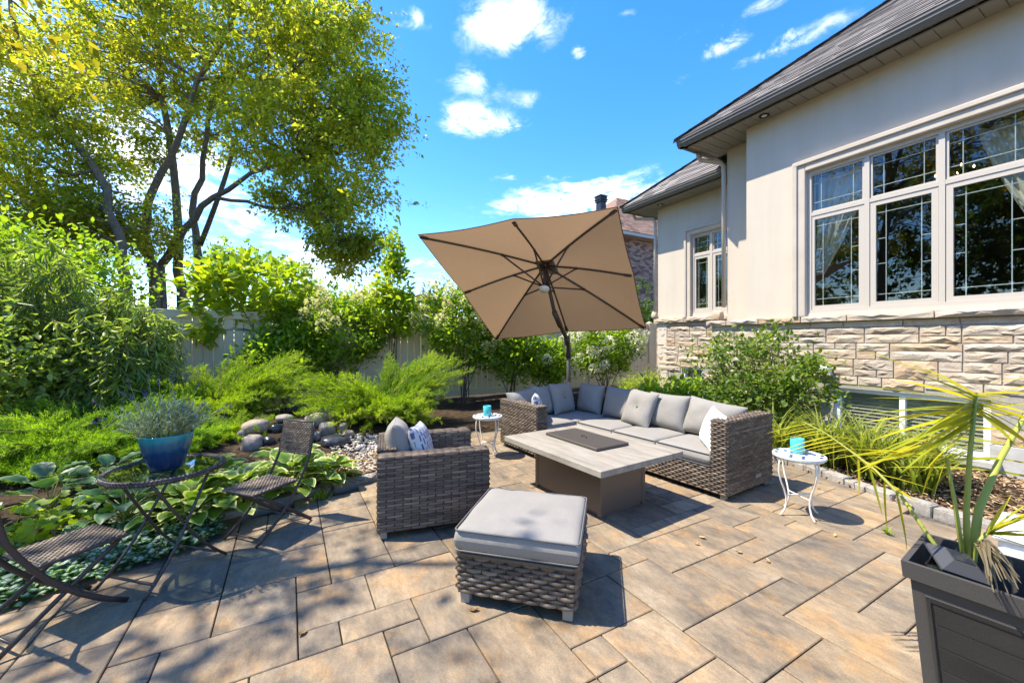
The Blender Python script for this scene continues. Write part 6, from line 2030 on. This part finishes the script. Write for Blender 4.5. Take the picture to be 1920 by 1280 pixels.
# neighbouring trees that stand further left and show in the window reflections, and distant ones
for i, (x, y, hgt, r_, lab, mt) in enumerate([(-9.5, 2.0, 8.5, 2.8, 'dark leafy tree on the far side of the garden left of the bistro set', 'l_dark'), (-8.6, -2.6, 8.0, 2.8, 'dark leafy tree beside the open end of the patio', 'l_dark'),
                                               (-10.0, 11.0, 8.0, 2.8, 'dense tree behind the leaning tree', 'l_maple'), (3.6, 26., 4.6, 2.2, 'small distant tree showing above the fence', 'l_hyd'), (9.2, 30., 5.2, 2.4, 'distant brownish tree beyond the hydrangeas', 'l_yellow'),
                                               (-1.5, 24., 6.2, 3.0, 'distant tree seen under the spreading crown', 'l_hyd'), (-11.5, 5.5, 10.5, 3.4, 'tall dark tree left of the golden overhanging tree', 'l_dark'), (-11.0, -.5, 10.5, 3.4, 'tall dark tree facing the large house window', 'l_dark'), (-10.5, -6.5, 9.5, 3.2, 'dark tree beyond the near end of the patio', 'l_dark'), (-13.5, 2.5, 12., 3.6, 'tallest dark tree behind the row facing the window', 'l_dark'), (11.4, 10.9, 3.9, .95, 'dark green tree in front of the brick house wall', 'l_dark')]):
    far = y > 20
    make_tree('background_tree', lab, (x, y, 0), [([(x, y, 0), (x + .1, y, hgt * .4), (x - .1, y + .1, hgt * .85)], .16 if r_ > 1 else .06, .04)],
              [((x, y, hgt * .62), (r_, r_, hgt * .36), 70 if r_ > 1 else 36), ((x + r_ * .4, y - r_ * .3, hgt * .42), (r_ * .7, r_ * .7, hgt * .22), 26)], None, 9000 if r_ > 1 else 5000, .22 if r_ > 1 else .10, M[mt], .5 if r_ > 1 else .2, 'background trees', seed=30 + i)

# weeping shrub and broad-leaved shrub on the left
def weeping(label, base, subs, n, seed):
    global rng
    rng = np.random.default_rng(seed)
    base = np.asarray(base, float); t = thing('weeping_shrub', label, 'shrub', base)
    st = MB(); LP = []; LD = []; RN = []
    for (ox, oy, top, rad, w) in subs:
        for k in range(3): st.tube(bez((ox * .3, oy * .3, 0), (ox * .7 + rng.uniform(-.2, .2), oy * .7 + rng.uniform(-.2, .2), top * .6), (ox + rng.uniform(-.4, .4) * rad, oy + rng.uniform(-.4, .4) * rad, top * .9), 6), np.linspace(.035, .012, 6), 6)
        for i in range(int(n * w)):
            a = rng.uniform(0, 6.28); r0 = rad * math.sqrt(rng.random()) * .8; r1 = r0 + rad * rng.uniform(-.1, .5); z0 = top * (1 - .35 * (r0 / rad) ** 2) * rng.uniform(.62, 1.05); z1 = max(.2, z0 - rng.uniform(.15, .95)); a2 = a + rng.normal(0, .5)
            A = np.array((ox + r0 * math.cos(a), oy + r0 * math.sin(a), z0)); C = np.array((ox + r1 * math.cos(a2), oy + r1 * math.sin(a2), z1)); Bm = (A + C) / 2 + np.array((rng.normal(0, .12), rng.normal(0, .12), .22))
            P = bez(A, Bm, C, 9); st.tube(P, np.linspace(.006, .002, 9), 3, caps=False)
            m_ = 26; u_ = rng.random(m_) * 7.99; k = u_.astype(int); q = P[k] + (P[k + 1] - P[k]) * (u_ - k)[:, None]
            LP.append(q); LD.append((P[k + 1] - P[k]) / np.linalg.norm(P[k + 1] - P[k], axis=1)[:, None] * .6 + unit(m_) * .8 + np.array((0, 0, -.25))); RN.append(np.clip(rng.normal(rng.uniform(.15, .85), .2, m_), 0, 1))
    st.build('stems', M['stem'], t); LP = np.concatenate(LP)
    link('foliage', leaf_mesh('foliage', M['l_willow'], LP, np.concatenate(LD), rng.uniform(.10, .19, len(LP)), 'long', rnd=np.concatenate(RN), roll=.9), t)
b0 = at(222, 700, 5.3)
weeping('weeping shrub with long narrow leaves in front of the tan fence end', (b0[0], b0[1], .05), [(.0, 0, 1.9, .65, 1.), (-.8, .3, 2.5, .85, 1.1), (-1.5, .5, 2.2, .8, .8), (.1, -.35, 1.4, .5, .6)], 190, 41)
b1 = at(60, 720, 4.9)
shrub('dogwood_shrub', 'dense glossy broad-leaved shrub at the left of the garden', (b1[0] - .2, b1[1], .05), [((b1[0] - .2, b1[1], 1.0), (1.25, .9, .8), 130), ((b1[0] + .5, b1[1] + .1, .75), (.8, .7, .55), 60), ((b1[0] - .5, b1[1] + .6, 1.3), (1.0, .7, .5), 50)], 12000, .085, M['l_broad'], 'ovate', .13, 14, seed=42, up=.1)
b2 = at(60, 520, 6.3)
shrub('lilac_shrub', 'tall leafy shrub under the leaning tree', (b2[0], b2[1], .05), [((b2[0], b2[1], 2.2), (1.5, 1.0, .8), 90), ((b2[0] - .2, b2[1], 1.4), (1.6, 1., .9), 70)], 10000, .10, M['l_hyd'], 'ovate', .2, 10, seed=43, up=.1)
# junipers
juniper('bright green arching juniper behind the armchair', (1.25, 6.15, .25), [(80, 180, 1.1, 20, 64), (10, 35, 1.5, 32, 40), (195, 40, 1.45, 24, 40), (270, 60, 1.05, 10, 44), (60, 60, 1.15, 46, 22)], 61, M['l_jun'], dens=1.0)
bj = at(405, 760, 5.7)
juniper('feathery bright juniper with sprays reaching toward the fence', (bj[0], bj[1], .25), [(0, 35, 1.4, 32, 60), (200, 60, 1.1, 26, 40), (290, 50, 1.0, 12, 44), (60, 70, 1.1, 48, 34)], 62, M['l_jun'], dens=.9)
bj = at(180, 800, 4.4)
juniper('wide dark green juniper behind the blue pot', (bj[0], bj[1], .15), [(20, 60, 1.05, 24, 44), (200, 60, 1.05, 20, 44), (290, 60, .85, 10, 44), (90, 90, .9, 34, 30)], 63, M['l_jundark'], dens=1.0)
bj = at(20, 850, 3.7)
juniper('low juniper spreading above the blue-green hostas', (bj[0], bj[1], .05), [(20, 70, .85, 20, 40), (200, 70, .8, 20, 30), (290, 60, .62, 12, 36), (90, 80, .8, 34, 20)], 64, M['l_jundark'], dens=1.0)
bj = at(330, 830, 4.3)
juniper('small juniper between the lavender and the pond stones', (bj[0], bj[1], .12), [(40, 90, .62, 26, 36), (230, 90, .55, 16, 36)], 65, M['l_jundark'], dens=1.0)
bj = at(440, 822, 4.7)
juniper('small tuft of juniper at the left rim of the pond', (bj[0], bj[1], .14), [(40, 120, .42, 30, 30), (240, 90, .4, 20, 26)], 66, M['l_jun'], dens=1.0)
# hydrangeas along the fence
def hyd(label, px, fwd, zt, rx, seed, fl, fm='l_cream', fs=.17, n=5600, mt='l_hyd', zc=None, st=9):
    p = at(px, 640, fwd); zc = zc or zt * .70
    shrub('hydrangea', label, (p[0], p[1], 0), [((p[0], p[1], zc), (rx, rx * .6, zt - zc), 70), ((p[0], p[1] - .1, zc * .72), (rx * .7, rx * .5, zc * .25), 12)], n, .095, M[mt], 'ovate', .12, st, group='hydrangeas along the fence', seed=seed, flowers=(fl, fs, fm, zt) if fl else None)
p = at(480, 640, 7.6)
shrub('magnolia_shrub', 'lime-leaved shrub with large leaves in front of the left fence panel', (p[0] + .5, p[1], 0), [((p[0], p[1], 2.35), (.95, .55, .62), 46), ((p[0] + .5, p[1], 1.75), (.55, .45, .4), 16), ((p[0] - .75, p[1] - .2, 1.75), (.3, .3, .3), 5)], 1700, .19, M['l_lime'], 'ovate', .13, 7, seed=71, up=.05)
hyd('leafy hydrangea with pale heads left of the tall sapling', 625, 7.9, 2.25, 1.0, 72, 26)
hyd('hydrangea with cream flower heads right of the tall sapling', 868, 8.6, 2.45, .95, 74, 44)
hyd('hydrangea with bare stems under the umbrella edge', 958, 8.7, 1.75, .8, 75, 14)
hyd('hydrangea covered in white panicles behind the sofa corner', 1135, 9.8, 1.75, .95, 76, 50, 'l_white', .18)
hyd('small hydrangea beside the umbrella mast', 1030, 9.2, 1.25, .6, 77, 5, 'l_white', .13, 3500)
hyd('low green shrub between the lime shrub and the juniper', 530, 7.3, 1.5, .7, 78, 0, n=3500)
p = at(735, 640, 8.3)
shrub('sapling', 'tall sapling with bright lime leaves rising above the fence', (p[0], p[1], 0), [((p[0], p[1], 1.95), (.75, .5, .5), 30), ((p[0] + .05, p[1], 2.55), (.34, .3, .45), 18), ((p[0], p[1], 3.1), (.12, .12, .4), 10)], 1900, .14, M['l_lime'], 'ovate', .10, 6, 'tree', None, 73, .2)
# shrub by the stone wall and low plants by the left wing
shrub('viburnum_shrub', 'green leafy shrub growing against the stone wall behind the sofa', (5.5, 3.15, .02), [((5.45, 3.15, .95), (.62, .85, .55), 90), ((5.4, 3.2, .55), (.55, .75, .35), 40), ((5.6, 2.7, .75), (.4, .5, .45), 30)], 5600, .072, M['l_vib'], 'ovate', .09, 12, seed=81, up=.2)
shrub('low_shrub', 'low yellow-green shrub at the corner of the stone base', (5.9, 5.2, .02), [((5.9, 5.2, .42), (.6, .6, .28), 60)], 3600, .07, M['l_lime'], 'long', .09, 8, seed=82)
shrub('peony_plant', 'dark green leafy plant behind the sofa cushions', (5.2, 4.15, .02), [((5.2, 4.15, .42), (.5, .45, .28), 46)], 1500, .11, M['l_hyd'], 'ovate', .1, 8, 'plant', seed=83)
# hostas
hosta('variegated hosta with cream margins beside the folding chair', (.02, 3.98, .03), 36, .20, M['hosta'], 91, h=.22, spread=.34)
hosta('variegated hosta with cream margins behind the bistro table', (-.36, 3.86, .03), 36, .205, M['hosta'], 92, h=.22, spread=.34)
hosta('variegated hosta with cream margins spreading beside the table legs', (-.62, 3.70, .03), 30, .195, M['hosta'], 93, h=.20, spread=.30)
hosta('variegated hosta with cream margins at the pebble edge', (.30, 4.12, .03), 28, .18, M['hosta'], 94, h=.18, spread=.26)
hosta('broad hosta with cream margins below the pond stones', (.0, 4.42, .06), 26, .18, M['hosta'], 98, h=.20, spread=.30)
hosta('shaded hosta with cream margins behind the bistro table legs', (-.62, 4.15, .05), 28, .19, M['hosta'], 99, h=.22, spread=.34)
hosta('shaded green hosta below the blue pot', (-1.02, 3.86, .05), 24, .18, M['hostablue'], 100, h=.22, spread=.32, group='blue-green hostas')
p = gp(95, 940, .12); hosta('blue-green hosta with large ribbed leaves beside the ground cover', (p[0], p[1], .05), 14, .20, M['hostablue'], 95, h=.24, spread=.34, group='blue-green hostas')
p = gp(200, 920, .1); hosta('blue-green hosta in the shade below the junipers', (p[0], p[1] + .1, .05), 12, .19, M['hostablue'], 96, h=.20, spread=.32, group='blue-green hostas')
p = gp(100, 1005, .1); shrub('astilbe_plant', 'pale yellow-green plant with jagged leaves above the ground cover', (p[0], p[1], .02), [((p[0], p[1], .20), (.24, .18, .10), 24)], 260, .062, M['l_lime'], 'lobed', .05, 8, 'plant', seed=97, up=.1)
ground_cover()
# daylilies in the right bed
for i, (x, y, L_, n, lab) in enumerate([(5.05, 2.55, .62, 110, 'daylily clump nearest the sofa arm'), (5.15, 2.1, .66, 120, 'daylily clump below the outlet box'), (5.05, 1.7, .62, 120, 'daylily clump in front of the basement window frame'), (5.45, 1.85, .6, 100, 'daylily clump against the basement window'),
                                         (4.95, 1.35, .55, 90, 'yellowing daylily clump at the middle of the bed'), (5.4, 1.4, .58, 90, 'daylily clump behind the yellowing one'), (5.3, 2.9, .5, 70, 'daylily clump under the leafy wall shrub')]):
    blade_clump('daylily', lab + ', with arching strap leaves', (x - .06, y, .01), int(n * 1.6), L_ * 1.18, M['l_lily'], 110 + i, .011, 'plant', 'daylilies in the right bed', 1.0, .09, .75)
chips('bark_mulch', 'orange-brown bark mulch in the bed beneath the daylilies', lambda r: (r.uniform(4.4, 6.2), r.uniform(.2, 3.2)), 21, 3000)
chips('bark_mulch', 'bark mulch along the edging stones behind the armchair', lambda r: (r.uniform(-.2, 1.6), r.uniform(3.9, 4.8)), 22, 1500)
